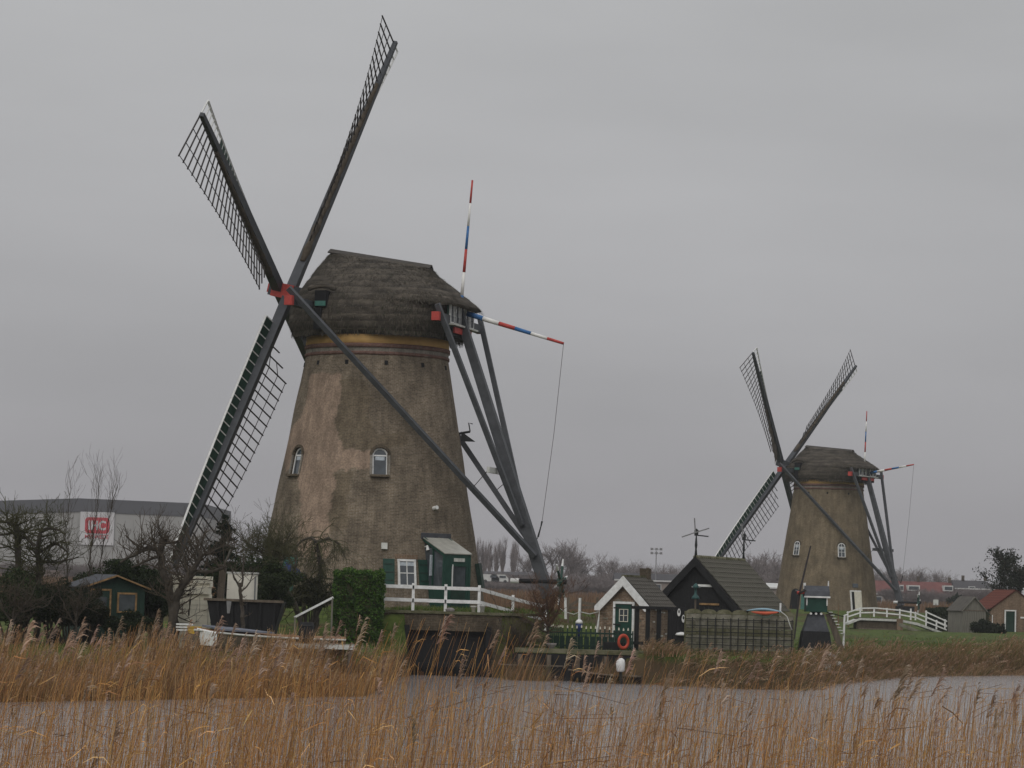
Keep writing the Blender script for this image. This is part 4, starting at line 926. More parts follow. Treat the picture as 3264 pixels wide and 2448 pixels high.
MB().lathe([(.145, .03), (.14, .10), (.09, .17), (.02, .20)], p, 14).build("cap", M['white'], by, True)
ch = MB(); prev = None
cp = [at(1780, 1935, 123), at(1800, 1950, 123), at(1830, 1958, 123), at(1848, 1950, 122), at(1880, 1957, 121), at(1908, 1950, 120.5)]
for i in range(len(cp) - 1):
    for q in range(4):
        a_ = cp[i].lerp(cp[i + 1], q / 4); b_ = cp[i].lerp(cp[i + 1], (q + .6) / 4); ch.bar(a_, b_, .035, .035)
for q in range(len(cp) - 1): ch.tube([cp[q], cp[q + 1]], .012, 4)
tag(ch.build("link_chain", M['offwhite'], None), "white link chain strung low across the lawn between posts", "chain")
hg = empty("field_gate", (px(1850, 126), 126, 1.6), "weathered dark wooden gate on the lawn behind the white posts", "gate")
for (a_, b_) in ((at(1808, 1935, 126), at(1852, 1910, 126)), (at(1808, 1938, 126), at(1905, 1935, 126)), (at(1850, 1920, 126), at(1905, 1928, 126))): MB().bar(a_, b_, .06, .12).build("gate_bar", M['wood'], hg)
for q in (1812, 1852, 1904): p = at(q, 1915, 126); MB().box((p.x, 126, p.z - .45), (.1, .1, 1.2)).build("gate_post", M['wood'], hg)
p = at(1987, 2046, 115.05); lr = empty("life_ring", p, "round orange-red life ring in front of the green house door", "life ring")
n1, n2_ = 28, 10; rv = []; rf_ = []
for i in range(n1):
    t_ = 2 * math.pi * i / n1
    for j in range(n2_):
        q = 2 * math.pi * j / n2_; rad = .215 + .062 * math.cos(q); rv.append(p + V(rad * math.cos(t_) * .86, .06 * math.sin(q) + .11 * math.cos(t_), rad * math.sin(t_) * 1.12))
for i in range(n1):
    for j in range(n2_): rf_.append((i * n2_ + j, ((i + 1) % n1) * n2_ + j, ((i + 1) % n1) * n2_ + (j + 1) % n2_, i * n2_ + (j + 1) % n2_))
m_ = MB(); m_.add(rv, rf_); m_.build("ring", M['lifering'], lr, True)
MB().tube([p + V(.0, .12, -.9), p + V(.0, .12, .1)], .03, 6).build("stand", M['iron'], lr)
fb = empty("planter_box", (px(1955, 115.4), 115.4, 1.05), "low black planter box with dead plants left of the life ring", "planter")
MB().box((px(1962, 115.4), 115.4, 1.25), (.85, .35, .38)).build("box", M['black'], fb)
p = at(1757, 2055, 113.6); bw = empty("stone_bowl", p - Zv * .1, "pale stone flower bowl on the quay before the picket fence", "bowl")
MB().lathe([(.08, -.2), (.10, -.12), (.19, -.02), (.21, .06), (.19, .06), (.15, .02)], p, 16).build("bowl", M['stone'], bw, True)
MB().lathe([(.10, -.2), (.10, -.28)], p, 12).build("foot", M['stone'], bw)

# moored rowing boat with covered outboard
def boat(name, label, c, ang, L, wd, zb, zt, hull_m, rim_m, deck_m, deck=True, cat="boat"):
    a_ = math.radians(ang); d = V(math.cos(a_), math.sin(a_), 0); r = V(-math.sin(a_), math.cos(a_), 0); C0 = V(c[0], c[1], 0)
    t = empty(name, (c[0], c[1], zb), label, cat); n = 14; vs_ = []; fs_ = []; rim = []
    for i in range(n + 1):
        f_ = i / n; hw = wd / 2 * (1 - max(0, (f_ - .35) / .65) ** 2.2) * (.82 + .18 * min(1, f_ / .3)); hw = max(hw, .03); zz = zt + .18 * f_ ** 2.5
        for (q, z, k_) in ((-1, zz, 1), (-.75, (zb + zz) / 2, .9), (-.25, zb, .8), (.25, zb, .8), (.75, (zb + zz) / 2, .9), (1, zz, 1)):
            vs_.append(C0 + d * (L * (f_ - .5) + (.12 * (z - zb) * f_)) + r * hw * q + Zv * (z + .12 * f_ ** 3 * (0 if z > zb + .1 else 1)))
        rim.append((C0 + d * (L * (f_ - .5) + .12 * (zz - zb) * f_), hw, zz))
    for i in range(n):
        for j in range(5): q = i * 6 + j; fs_.append((q, q + 1, q + 7, q + 6))
    fs_.append((0, 1, 2, 3, 4, 5)); m_ = MB(); m_.add(vs_, fs_); m_.build("hull", M[hull_m], t, True)
    g = MB(); g.tube([p_ + r * h_ + Zv * z for (p_, h_, z) in rim] + [p_ - r * h_ + Zv * z for (p_, h_, z) in rim[::-1]], .035, 6); g.build("gunwale", M[rim_m], t, True)
    if deck:
        vs_ = []; fs_ = []
        for i, (p_, h_, z) in enumerate(rim):
            for q in np.linspace(-1, 1, 5): vs_.append(p_ + r * h_ * q * .97 + Zv * (z - .03 + .12 * (1 - q * q)))
        for i in range(n):
            for j in range(4): q = i * 5 + j; fs_.append((q, q + 1, q + 6, q + 5))
        m_ = MB(); m_.add(vs_, fs_); m_.build("boat_cover", M[deck_m], t, True)
    else:
        for i in (4, 8): p_, h_, z = rim[i]; MB().bar(p_ - r * h_ * .95 + Zv * (z - .1), p_ + r * h_ * .95 + Zv * (z - .1), .22, .03).build("thwart", M['wood'], t)
    return t, C0, d, r
rb, C0, d, r = boat("rowing_boat", "dark open rowing boat moored against the quay", (px(1935, 110.9), 110.9), 188, 2.6, 1.1, -.08, .28, 'black', 'wood', 'black', False)
om = empty("outboard_motor", at(1978, 2135, 110.3), "outboard motor under a white cover on the moored rowing boat", "outboard motor"); p = at(1978, 2120, 110.3)
MB().lathe([(.10, -.25), (.155, -.2), (.17, .05), (.14, .2), (.05, .26)], p, 14).build("cover", M['white'], om, True)
MB().lathe([(.163, .055), (.163, .085)], p, 14, False).build("strap", M['iron'], om)
MB().tube([p + V(0, 0, -.22), p + V(.05, 0, -.8)], .06, 8).build("shaft", M['iron'], om)

# ------------------------------------------------------------------ miniature mill on the lawn
D = 128.; k_ = D / FPX
mm_ = empty("miniature_mill", (px(2600, D), D, gz(px(2600, D), D)), "small green and slate miniature post mill on the lawn", "miniature mill")
def q_(x, y, dd=0.): return at(x, y, D + dd)
def fr4(a, b, c_, d_, dep, name, m, off=0.):     # four-sided tapering block: front quad a b c d extruded back with inset
    P4 = [Vector(v) for v in (a, b, c_, d_)]; return MB().prism(P4, V(0, dep, 0)).build(name, M[m], mm_)
cx = px(2601, D); zb = 1.05
z1, z2, z3, z4, z5 = q_(2600, 2012).z, q_(2600, 1958).z, q_(2600, 1950).z, q_(2600, 1905).z, q_(2600, 1867).z
def frus(name, m, w0, w1, za_, zb_):
    b = MB(); v0 = [(cx + sx * w0, D + sy * w0, za_) for sx, sy in ((-1, -1), (1, -1), (1, 1), (-1, 1))]; v1 = [(cx + sx * w1, D + sy * w1, zb_) for sx, sy in ((-1, -1), (1, -1), (1, 1), (-1, 1))]
    b.add(v0 + v1, [(3, 2, 1, 0), (4, 5, 6, 7), (0, 1, 5, 4), (1, 2, 6, 5), (2, 3, 7, 6), (3, 0, 4, 7)]); return b.build(name, M[m], mm_)
frus("base_skirt", 'black', .70, .56, zb - .1, z1); frus("slate_apron", 'tar', .54, .32, z1 + .003, z2)
MB().box((cx, D, (z2 + z3) / 2), (.4, .4, z3 - z2 + .05)).build("collar", M['black'], mm_)
MB().box((cx, D, (z3 + z4) / 2), (.90, .90, z4 - z3)).build("body", M['green'], mm_)
for sx in (-1, 1): MB().box((cx + sx * .43, D - .46, (z3 + z4) / 2 + .15), (.05, .03, (z4 - z3) * .6)).build("white_corner", M['white'], mm_)
rfm = MB(); prof = [(-.52, z4 + .02), (-.40, z4 + .28), (-.05, z5), (.05, z5), (.40, z4 + .28), (.52, z4 + .02)]
rfm.prism([(cx - .52, D + y_, z_) for (y_, z_) in prof], V(1.06, 0, 0)); rfm.build("roof", M['tar'], mm_)
MB().box((cx, D - .54, z4 + .03), (1.12, .05, .07)).build("eaves_board", M['white'], mm_)
MB().tube([(cx + .52, D, z4), (cx + .52, D, z5 + .22)], [.05, .025], 6).build("finial", M['white'], mm_)
MB().box((cx - .50, D, z5 - .02), (.10, .12, .26)).build("front_trim", M['white'], mm_)
for i in range(3): MB().tube([(cx - .25 + .22 * i, D - .5, z3 - .08), (cx - .25 + .22 * i, D - .38, z3 - .08)], .05, 8).build("beam_end", M['white'], mm_)
hp = V(cx - .72, D - .1, q_(2562, 1890).z); MB().tube([hp + V(-.10, 0, 0), hp + V(.5, .05, .03)], .07, 8).build("sail_axle", M['red'], mm_)
for (ex, ey) in ((2584, 1740), (2532, 2036)):
    tip = at(ex, ey, D - .1); s_ = MB().bar(hp, tip, .06, .09, (1, 0, 0), .04, .06).build("miniature_sail", M['lattice'], mm_)
    for i in range(9): p = hp.lerp(tip, .25 + .7 * i / 8); MB().bar(p, p + V(.03, .32, 0), .02, .02).build("sail_bar", M['lattice'], s_)
for sy in (-1, 1): MB().bar(hp, hp + V(.05, sy * 2.0, .1), .06, .09, (1, 0, 0)).build("miniature_sail", M['lattice'], mm_)
t0, t1 = q_(2641, 1955), q_(2684, 2032); tl_ = MB().bar(t0, V(t1.x, t1.y, gz(t1.x, t1.y)), .12, .26).build("tail_ladder", M['wood'], mm_)
for i in range(8): p = t0.lerp(t1, i / 8); MB().box(p + V(.08, 0, .05), (.16, .36, .04)).build("tread", M['offwhite'], tl_)
MB().bar(q_(2632, 1950), q_(2690, 1966), .04, .04).build("tail_brace", M['black'], mm_)
tag(MB().tube([V(q_(2690, 1962).x, D, gz(px(2690, D), D)), q_(2692, 1961), q_(2702, 1960)], .045, 8).build("white_pipe", M['white'], None), "white bent pipe standing right of the miniature mill", "pipe")
random.seed(9)
for i in range(7):
    sx = rnd(2560, 2690); p = at(sx, rnd(2050, 2078), 122.5); zg = gz(p.x, p.y)
    s_ = MB(); rr_ = rnd(.10, .22); s_.lathe([(rr_ * .6, -.05), (rr_, .06), (rr_ * .8, .16), (rr_ * .3, .2)], (p.x, p.y, zg), 7)
    o = s_.build("stone", M['offwhite' if i % 2 else 'stone'], None, False); tag(o, "pale stone in the loose heap before the miniature mill", "stone", "stones heaped before the miniature mill")
p = at(2636, 2078, 120); wb = MB(); wb.box((p.x, p.y, gz(p.x, p.y) + .16), (.28, .25, .34)); wbo = wb.build("white_bucket", M['offwhite'], None); tag(wbo, "square white bucket on the bank below the miniature mill", "bucket")

# ------------------------------------------------------------------ bridge, hedge and sheds near the far mill
D = 225.
fb = empty("footbridge", (px(2800, D), D, 1.0), "brick-sided footbridge leading to the far mill door", "bridge")
def q_(x, y, dd=0.): return at(x, y, D + dd)
xa, xb_ = px(2732, D), px(2866, D)
MB().box(((xa + xb_) / 2, D + 1.0, 1.42), (xb_ - xa, 2.0, 1.05)).build("abutment", M['brick_old'], fb)
MB().box((xb_ + .05, D - .15, 1.35), (.45, .4, 1.25)).build("pier", M['brick_shed'], fb)
MB().prism([(px(2704, D), D - .2, 1.55), (px(2742, D), D - .2, 1.93), (px(2870, D), D - .2, 1.90), (px(2925, D), D - .2, 1.70), (px(3018, D), D - .2, .95), (px(3018, D), D - .2, .8), (px(2925, D), D - .2, 1.5), (px(2870, D), D - .2, 1.74), (px(2742, D), D - .2, 1.77), (px(2704, D), D - .2, 1.4)], V(0, 2.2, 0)).build("deck", M['offwhite'], fb)
MB().bar((px(2866, D), D - .3, 1.55), (px(2935, D), D - .6, .95), .12, .25).build("wing_wall", M['concrete'], fb)
for i in range(3): MB().bar((xa + .1, D - .5 - .2 * i, 1.15 - .12 * i), (xb_ - .3, D - .6 - .2 * i, 1.12 - .2 * i), .08, .10).build("revetment_plank", M['wood'], fb)
def prail(label, pl, posts, mid, hgts):
    rt = empty("white_railing", tuple(q_(pl[0][0], pl[0][1] + 30)), label, "railing", "footbridge railings")
    for (x, yt, yb_) in posts: a_ = q_(x, yt); b_ = q_(x, yb_); MB().box((a_ + b_) / 2, (.11, .11, a_.z - b_.z)).build("post", M['white'], rt)
    for off in (0, mid):
        for i in range(len(pl) - 1): MB().bar(q_(pl[i][0], pl[i][1] + 2 + off, -.05), q_(pl[i + 1][0], pl[i + 1][1] + 2 + off, -.05), .05, .10).build("rail", M['white'], rt)
prail("long white railing curving over the footbridge to the far mill", [(2699, 1951), (2742, 1937), (2790, 1936), (2868, 1943), (2918, 1952), (3018, 1992)], [(2702, 1949, 1980), (2742, 1936, 1967), (2786, 1936, 1966), (2827, 1938, 1967), (2868, 1941, 1973), (2903, 1940, 1976), (2918, 1950, 1977), (2985, 1976, 2006)], 14, 0)
D = 223.
prail("short white railing on the ramp in front of the dark hedge", [(2949, 1947), (3019, 1979)], [(2952, 1946, 1996), (3012, 1974, 2006)], 16, 0)
# leaf-card foliage
def leaf_mesh(name, mat_, pts, size, col0, col1, parent=None, origin=None, seed=1, norm=None, elong=1.6):
    rg = np.random.default_rng(seed); n = len(pts); u = rg.normal(size=(n, 3)); u /= np.linalg.norm(u, axis=1)[:, None]
    if norm is not None: u = u * .7 + norm * .6; u /= np.linalg.norm(u, axis=1)[:, None]
    w_ = rg.normal(size=(n, 3)); w_ -= u * np.sum(u * w_, 1)[:, None]; w_ /= np.linalg.norm(w_, axis=1)[:, None]; x = np.cross(u, w_)
    s_ = size * rg.uniform(.6, 1.4, (n, 1))
    v = np.stack([pts - w_ * s_ * elong, pts + x * s_ * .7, pts + w_ * s_ * elong, pts - x * s_ * .7], 1).reshape(-1, 3)
    f_ = np.arange(n * 4).reshape(-1, 4); t_ = rg.uniform(0, 1, (n, 1)) ** 1.3
    c_ = np.repeat(np.array(col0) * (1 - t_) + np.array(col1) * t_, 4, axis=0)
    return np_mesh(name, v, f_, mat_, parent, origin, c_)
def box_hedge(name, label, P0, P1, dep, z0, z1, n, size, c0, c1, seed, round_=.12, group=None):
    """clipped hedge between plan points P0 and P1 (front line), depth dep"""
    P0 = Vector((*P0, 0)); P1 = Vector((*P1, 0)); d = (P1 - P0); ln = d.length; d.normalize(); nn = V(-d.y, d.x, 0)
    rt = empty(name, tuple((P0 + P1) / 2 + Zv * z0), label, "hedge", group)
    core = MB(); core.box((P0 + P1) / 2 + nn * dep / 2 + Zv * ((z0 + z1) / 2 - .1), (ln - .16, dep - .16, z1 - z0 - .1), d, nn, Zv); core.build("branches", M['oliveTwig'], rt)
    rg = np.random.default_rng(seed); u = rg.uniform(0, 1, (n, 3)); face = rg.uniform(0, 1, n)
    a_ = u.copy(); ar = np.array([ln * (z1 - z0), ln * dep, dep * (z1 - z0) * 2]); ar = np.cumsum(ar / ar.sum())
    f0 = face < ar[0]; f1 = (face >= ar[0]) & (face < ar[1]); f2 = face >= ar[1]
    a_[f0, 1] = rg.normal(0, .02, f0.sum()); a_[f1, 2] = 1 + rg.normal(0, .02, f1.sum()); s2 = rg.uniform(0, 1, f2.sum()) < .5; a_[f2, 0] = np.where(s2, 0, 1) + rg.normal(0, .02, f2.sum())
    wob = .05 * np.sin(a_[:, 0] * 17 + 3 * a_[:, 2]) + .04 * np.sin(a_[:, 2] * 23 + a_[:, 0] * 9)
    pts = np.array(P0)[None] + np.outer(a_[:, 0] * ln + wob * .5, np.array(d)) + np.outer(a_[:, 1] * dep + wob, np.array(nn)) + np.outer(z0 + a_[:, 2] * (z1 - z0) + wob * .7, np.array([0, 0, 1.]))
    leaf_mesh("foliage", M['leaf'], pts, size, c0, c1, rt, seed=seed + 1); return rt
box_hedge("clipped_hedge", "bright green clipped box hedge standing left of the bridge railing", (px(1064, 112), 112), (px(1213, 112), 112), 1.6, 1.15, 3.82, 16000, .035, (0.018, 0.046, 0.008), (0.082, 0.160, 0.022), 3)
box_hedge("clipped_hedge", "long dark clipped hedge beside the footbridge ramp", (px(2952, 240), 240), (px(3084, 228), 228), 1.8, .9, 2.75, 9000, .06, (0.008, 0.014, 0.006), (0.030, 0.042, 0.016), 5)
# grey timber shed and brick shed
gs, A, d, r = gable("timber_shed", "weathered grey timber shed with a pointed gable near the right edge", (px(3106, 222), 222), -12, 1.85, 3.0, .95, 2.75, 3.70, M['greywood'], cat="shed")
boards_row(gs, "board", M['greywood'], A - r * .9 - d * .03, A + r * .9 - d * .03, .95, 2.72, 10, .04, .03)
MB().box(A - d * .05 + Zv * 2.74, (1.9, .05, .08), r, d).build("cross_board", M['wood'], gs)
for sd in (-1, 1): MB().bar(A - d * .1 + Zv * 3.74, A - d * .1 + r * sd * 1.02 + Zv * 2.66, .06, .14, d).build("verge_board", M['greywood'], gs)
for sd in (-1, 1): MB().prism([A + Zv * 3.73 - d * .1, A + r * sd * 1.05 + Zv * 2.66 - d * .1, A + r * sd * 1.05 + Zv * 2.66 + d * 3.1, A + Zv * 3.73 + d * 3.1], Zv * .05).build("roof", M['tile2'], gs)
bs, A, d, r = gable("brick_shed", "brick shed with a dark green door and red tiled roof at the right edge", (px(3238, 235), 235), -9, 4.2, 5.0, .9, 2.8, 4.35, M['brick_shed'], cat="shed")
for sd in (-1, 1): roof_tiles(bs, A, d, r, sd, 4.2, 5.0, 2.8, 4.35, .1, M['redtile'], 8, 12)
c = A - r * .45 - d * .03; do = MB().box(c + Zv * 1.8, (.72, .06, 1.8), r, d).build("door", M['dgreen'], bs)
for sd in (-1, 1): MB().bar(c - d * .04 + r * sd * .42 + Zv * .9, c - d * .04 + r * sd * .42 + Zv * 2.76, .10, .08, d).build("door_post", M['white'], do)
MB().bar(c - d * .04 - r * .47 + Zv * 2.78, c - d * .04 + r * .47 + Zv * 2.78, .10, .10).build("door_head", M['white'], do)
MB().box(A - d * .05 - r * 1.9 + Zv * 1.95, (.06, .05, .9), r, d).build("white_batten", M['white'], bs)
MB().box(A - d * .05 + r * .75 + Zv * 2.25, (.7, .06, .12), r, d).build("white_sill", M['white'], bs)
p = at(2983, 1920, 250); sg = empty("notice_board", (p.x, p.y, 1.0), "small white notice board above the far end of the dark hedge", "sign")
MB().box(p, (.42, .05, .46)).build("panel", M['farwhite'], sg); MB().box(p - Zv * .8, (.08, .05, 1.4)).build("leg", M['wood'], sg)

# ------------------------------------------------------------------ far buildings
hallY = 600.
hl = empty("factory_hall", (px(200, hallY), hallY, .6), "large pale grey factory hall with dark roof band behind the garden trees", "hall")
zt0, zt1, zt2 = at(-160, 1600, hallY).z, at(243, 1588, hallY).z, at(636, 1605, hallY).z
xl, xm, xr = px(-160, hallY), px(243, hallY), px(636, hallY); fb_ = 2.7
MB().prism([(xl, hallY, .3), (xr, hallY, .3), (xr, hallY, zt2 - fb_), (xm, hallY, zt1 - fb_), (xl, hallY, zt0 - fb_)], V(0, 60, 0)).build("wall", M['hallwall'], hl)
MB().prism([(xl - .1, hallY - .2, zt0 - fb_ + .01), (xm, hallY - .2, zt1 - fb_ + .01), (xr + .1, hallY - .2, zt2 - fb_ + .01), (xr + .1, hallY - .2, zt2), (xm, hallY - .2, zt1), (xl - .1, hallY - .2, zt0)], V(0, 61, 0)).build("roof_band", M['hullfascia'], hl)
for i in range(9):
    x = xl + (xr - xl) * (i + .5) / 9
    MB().box((x, hallY - .05, 8.0), (.18, .1, 14.0)).build("wall_seam", M['steel'] if i < 0 else M['hallwall'], hl)
MB().box((xm, hallY - .08, 3.6), (xr - xl - 1, .12, .5)).build("plinth_band", M['cream'], hl)
sx0, sx1 = px(247, hallY), px(356, hallY); sz0, sz1 = at(300, 1737, hallY).z, at(300, 1632, hallY).z
sgn = MB().box(((sx0 + sx1) / 2, hallY - .25, (sz0 + sz1) / 2), (sx1 - sx0, .12, sz1 - sz0)).build("sign_panel", M['signwhite'], hl)
lx0, lx1 = px(263, hallY), px(341, hallY); lz0, lz1 = at(300, 1700, hallY).z, at(300, 1649, hallY).z; rc = .7; pts = []
for (cx_, cz_, a0_) in ((lx1 - rc, lz1 - rc, 0), (lx0 + rc, lz1 - rc, 90), (lx0 + rc, lz0 + rc, 180), (lx1 - rc, lz0 + rc, 270)):
    for q in np.linspace(0, 90, 6): t_ = math.radians(a0_ + q); pts.append((cx_ + rc * math.cos(t_), hallY - .33, cz_ + rc * math.sin(t_)))
MB().prism(pts, V(0, -.04, 0)).build("logo_box", M['signred'], sgn)
def text(name, body, xc, y, zc, width, height, m, parent, bold=0.0, rot=math.pi / 2):
    cu = bpy.data.curves.new(name, 'FONT'); cu.body = body; cu.align_x = 'CENTER'; cu.align_y = 'CENTER'; cu.extrude = .01; cu.offset = bold
    tmp = bpy.data.objects.new(name, cu); COL.objects.link(tmp); bpy.context.view_layer.update()
    me = bpy.data.meshes.new_from_object(tmp.evaluated_get(bpy.context.evaluated_depsgraph_get())); bpy.data.objects.remove(tmp)
    co = np.empty(len(me.vertices) * 3, np.float32); me.vertices.foreach_get("co", co); co = co.reshape(-1, 3)
    mn, mx = co.min(0), co.max(0); c_ = (mn + mx) / 2; sc2 = np.array([width / (mx[0] - mn[0]), height / (mx[1] - mn[1])])
    o3 = np.array(ORG[parent.name]); q = np.empty_like(co)
    q[:, 0] = xc + (co[:, 0] - c_[0]) * sc2[0] - o3[0]; q[:, 1] = y - co[:, 2] - o3[1]; q[:, 2] = zc + (co[:, 1] - c_[1]) * sc2[1] - o3[2]
    me.vertices.foreach_set("co", q.ravel()); me.materials.clear(); me.materials.append(M[m]); me.update()
    return link_mesh(name, me, parent)
text("logo_letters", "IHC", (lx0 + lx1) / 2, hallY - .40, (lz0 + lz1) / 2, (lx1 - lx0) * .72, (lz1 - lz0) * .60, 'signwhite', sgn, .035)
text("name_letters", "MERWEDE", (lx0 + lx1) / 2, hallY - .34, at(300, 1711, hallY).z, (lx1 - lx0) * .97, .78, 'signred', sgn, .01)

FY = 600.
def far_row(label, x0, x1, yr, ye, roof_m, wall_m, chim, dorm, hip=False, FY=FY, wins=True, cat="house", gut='farwhite'):
    z_r, z_e = at((x0 + x1) / 2, yr, FY).z, at((x0 + x1) / 2, ye, FY).z; X0, X1 = px(x0, FY), px(x1, FY)
    t = empty("far_house", ((X0 + X1) / 2, FY, .5), label, cat)
    MB().box(((X0 + X1) / 2, FY + 4, (z_e + .3) / 2), (X1 - X0, 8, z_e - .3)).build("wall", M[wall_m], t)
    hi_ = 3.0 if hip else 0
    b = MB(); b.add([(X0 - .3, FY - .4, z_e - .1), (X1 + .3, FY - .4, z_e - .1), (X1 + .3, FY + 8.4, z_e - .1), (X0 - .3, FY + 8.4, z_e - .1), (X0 - .3, FY + 4, z_r), (X1 + .3 - hi_, FY + 4, z_r)], [(0, 1, 5, 4), (2, 3, 4, 5), (1, 2, 5), (3, 0, 4), (3, 2, 1, 0)])
    rf = b.build("roof", M[roof_m], t)
    for cxp in chim: MB().box((px(cxp, FY), FY + 4, z_r + .5), (.55, .55, 1.0)).build("chimney", M['brick_old'], rf)
    for (d0, d1, dy0, dy1) in dorm:
        a_, b_ = at(d0, dy0, FY), at(d1, dy1, FY); o = MB().box(((a_.x + b_.x) / 2, FY + 1.2, (a_.z + b_.z) / 2), (b_.x - a_.x, 2.6, a_.z - b_.z)).build("dormer", M['farwhite'], rf)
        MB().box(((a_.x + b_.x) / 2, FY - .12, (a_.z + b_.z) / 2), ((b_.x - a_.x) * .8, .06, (a_.z - b_.z) * .6)).build("dormer_window", M['glass'], rf)
    MB().box(((X0 + X1) / 2, FY - .45, z_e - .12), (X1 - X0 + .6, .15, .25)).build("gutter", M[gut], rf)
    if wins:
        n = int((X1 - X0) / 2.6)
        for i in range(n):
            x = X0 + (X1 - X0) * (i + .5) / n; o = MB().box((x, FY - .04, z_e - 1.3), (1.3, .1, 1.3)).build("window", M['farwhite'], t); MB().box((x, FY - .11, z_e - 1.3), (1.05, .05, 1.05)).build("pane", M['glass'], o)
    return t
far_row("far red-roofed terrace house with white dormers right of the far mill tail", 2780, 3040, 1853, 1894, 'farred', 'farwall', (2935, 3035), [(2893, 2932, 1865, 1884), (3008, 3038, 1866, 1885), (2868, 2880, 1864, 1885)])
far_row("far dark-roofed house with two chimneys and a hipped end", 3046, 3192, 1851, 1876, 'fargrey', 'farwall', (3078, 3150), [(3088, 3108, 1869, 1879)], True)
far_row("low far house with a grey roof behind the small brick house", 1962, 2175, 1828, 1849, 'fargrey', 'farwall', (2066,), [], False, 520.)
far_row("far house seen between the black barn and the far mill tower", 2425, 2480, 1858, 1872, 'farwhite', 'farwall', (), [], False, 560., False)
far_row("low dark far shed behind the near mill tail", 1545, 1690, 1822, 1832, 'fargrey', 'fargrey', (), [], False, 640., False, "shed", 'fargrey')
p = at(2092, 1756, 520); fm = empty("floodlight_mast", (p.x, 520, .5), "thin floodlight mast rising above the far tree line", "mast")
MB().tube([(p.x, 520, .5), (p.x, 520, p.z)], [.12, .08], 6).build("pole", M['steel'], fm)
lf = MB()
for zz in (-.4, .3): lf.bar((p.x - 1.0, 519.8, p.z + zz), (p.x + 1.0, 519.8, p.z + zz), .08, .08)
lf.build("crossarm", M['steel'], fm)
for i in range(3):
    for zz in (-.4, .3): MB().box((p.x - .8 + .8 * i, 519.6, p.z + zz), (.45, .25, .4)).build("floodlight", M['steel'], fm)
for i, (sx, lb) in enumerate([(1565, "white far van right of the near tower"), (1594, "white far van nearer the tail poles")]):
    p = at(sx, 1826, 560); p.z = 5.3; t = empty("parked_van", (p.x, p.y, p.z - .9), lb, "van", "far parked vans")
    zg = p.z - 1.0; MB().prism([(p.x - 1.6, 559.2, zg + .3), (p.x + 1.6, 559.2, zg + .3), (p.x + 1.6, 559.2, zg + .9), (p.x + 1.0, 559.2, zg + 1.6), (p.x - 1.6, 559.2, zg + 1.6)], V(0, 1.6, 0)).build("body", M['farwhite'], t)
    for q in (-1, 1): MB().tube([(p.x + q, 559.1, zg + .3), (p.x + q, 560.9, zg + .3)], .32, 10).build("wheel", M['iron'], t)
    MB().box((p.x + .5, 559.15, zg + 1.2), (1.2, .06, .4)).build("window", M['glass'], t)
#@@PART4
# ------------------------------------------------------------------ far dike
dk_x = np.linspace(-700, 36, 91); dk_p = [(-16, .3), (-6, 3.6), (-3, 4.3), (3, 4.3), (6, 3.6), (18, .3)]
dv = []; df_ = []
for x in dk_x:
    for (yy, zz) in dk_p: dv.append((x, 560 + yy + .02 * x, (zz + (.25 * math.sin(x * .11) if abs(yy) == 6 else 0)) * min(1, max(.05, (38 - x) / 25))))
for i in range(len(dk_x) - 1):
    for j in range(len(dk_p) - 1): q = i * 6 + j; df_.append((q, q + 6, q + 7, q + 1))
tag(np_mesh("dike", np.array(dv), np.array(df_), mat('dike_scrub', (0.085, 0.058, 0.046), .95, .4, .15), origin=(0, 560, 0), smooth=True), kind="structure")

# ------------------------------------------------------------------ bare trees
def seg_mesh(name, segs, mat_, parent, n=3):
    """segs: list of (p0, p1, r0, r1) -> tapered prisms in one mesh"""
    P0 = np.array([s_[0] for s_ in segs], float); P1 = np.array([s_[1] for s_ in segs], float)
    r0 = np.array([s_[2] for s_ in segs]); r1 = np.array([s_[3] for s_ in segs])
    d = P1 - P0; ln = np.linalg.norm(d, axis=1)[:, None]; d = d / np.maximum(ln, 1e-6)
    ref = np.where(np.abs(d[:, 2:3]) > .9, np.array([[1., 0, 0]]), np.array([[0, 0, 1.]]))
    x = np.cross(d, ref); x /= np.linalg.norm(x, axis=1)[:, None]; y = np.cross(d, x)
    vs_ = []
    for k in range(n):
        t_ = 2 * math.pi * k / n; o = x * math.cos(t_) + y * math.sin(t_)
        vs_.append(P0 + o * r0[:, None]); vs_.append(P1 + d * r1[:, None] * .5 + o * r1[:, None])
    v = np.stack(vs_, 1).reshape(-1, 3); m = len(segs); b = np.arange(m)[:, None] * (2 * n)
    fs_ = [np.stack([b[:, 0] + 2 * k, b[:, 0] + 2 * ((k + 1) % n), b[:, 0] + 2 * ((k + 1) % n) + 1, b[:, 0] + 2 * k + 1], 1) for k in range(n)]
    return np_mesh(name, v, np.concatenate(fs_), mat_, parent)
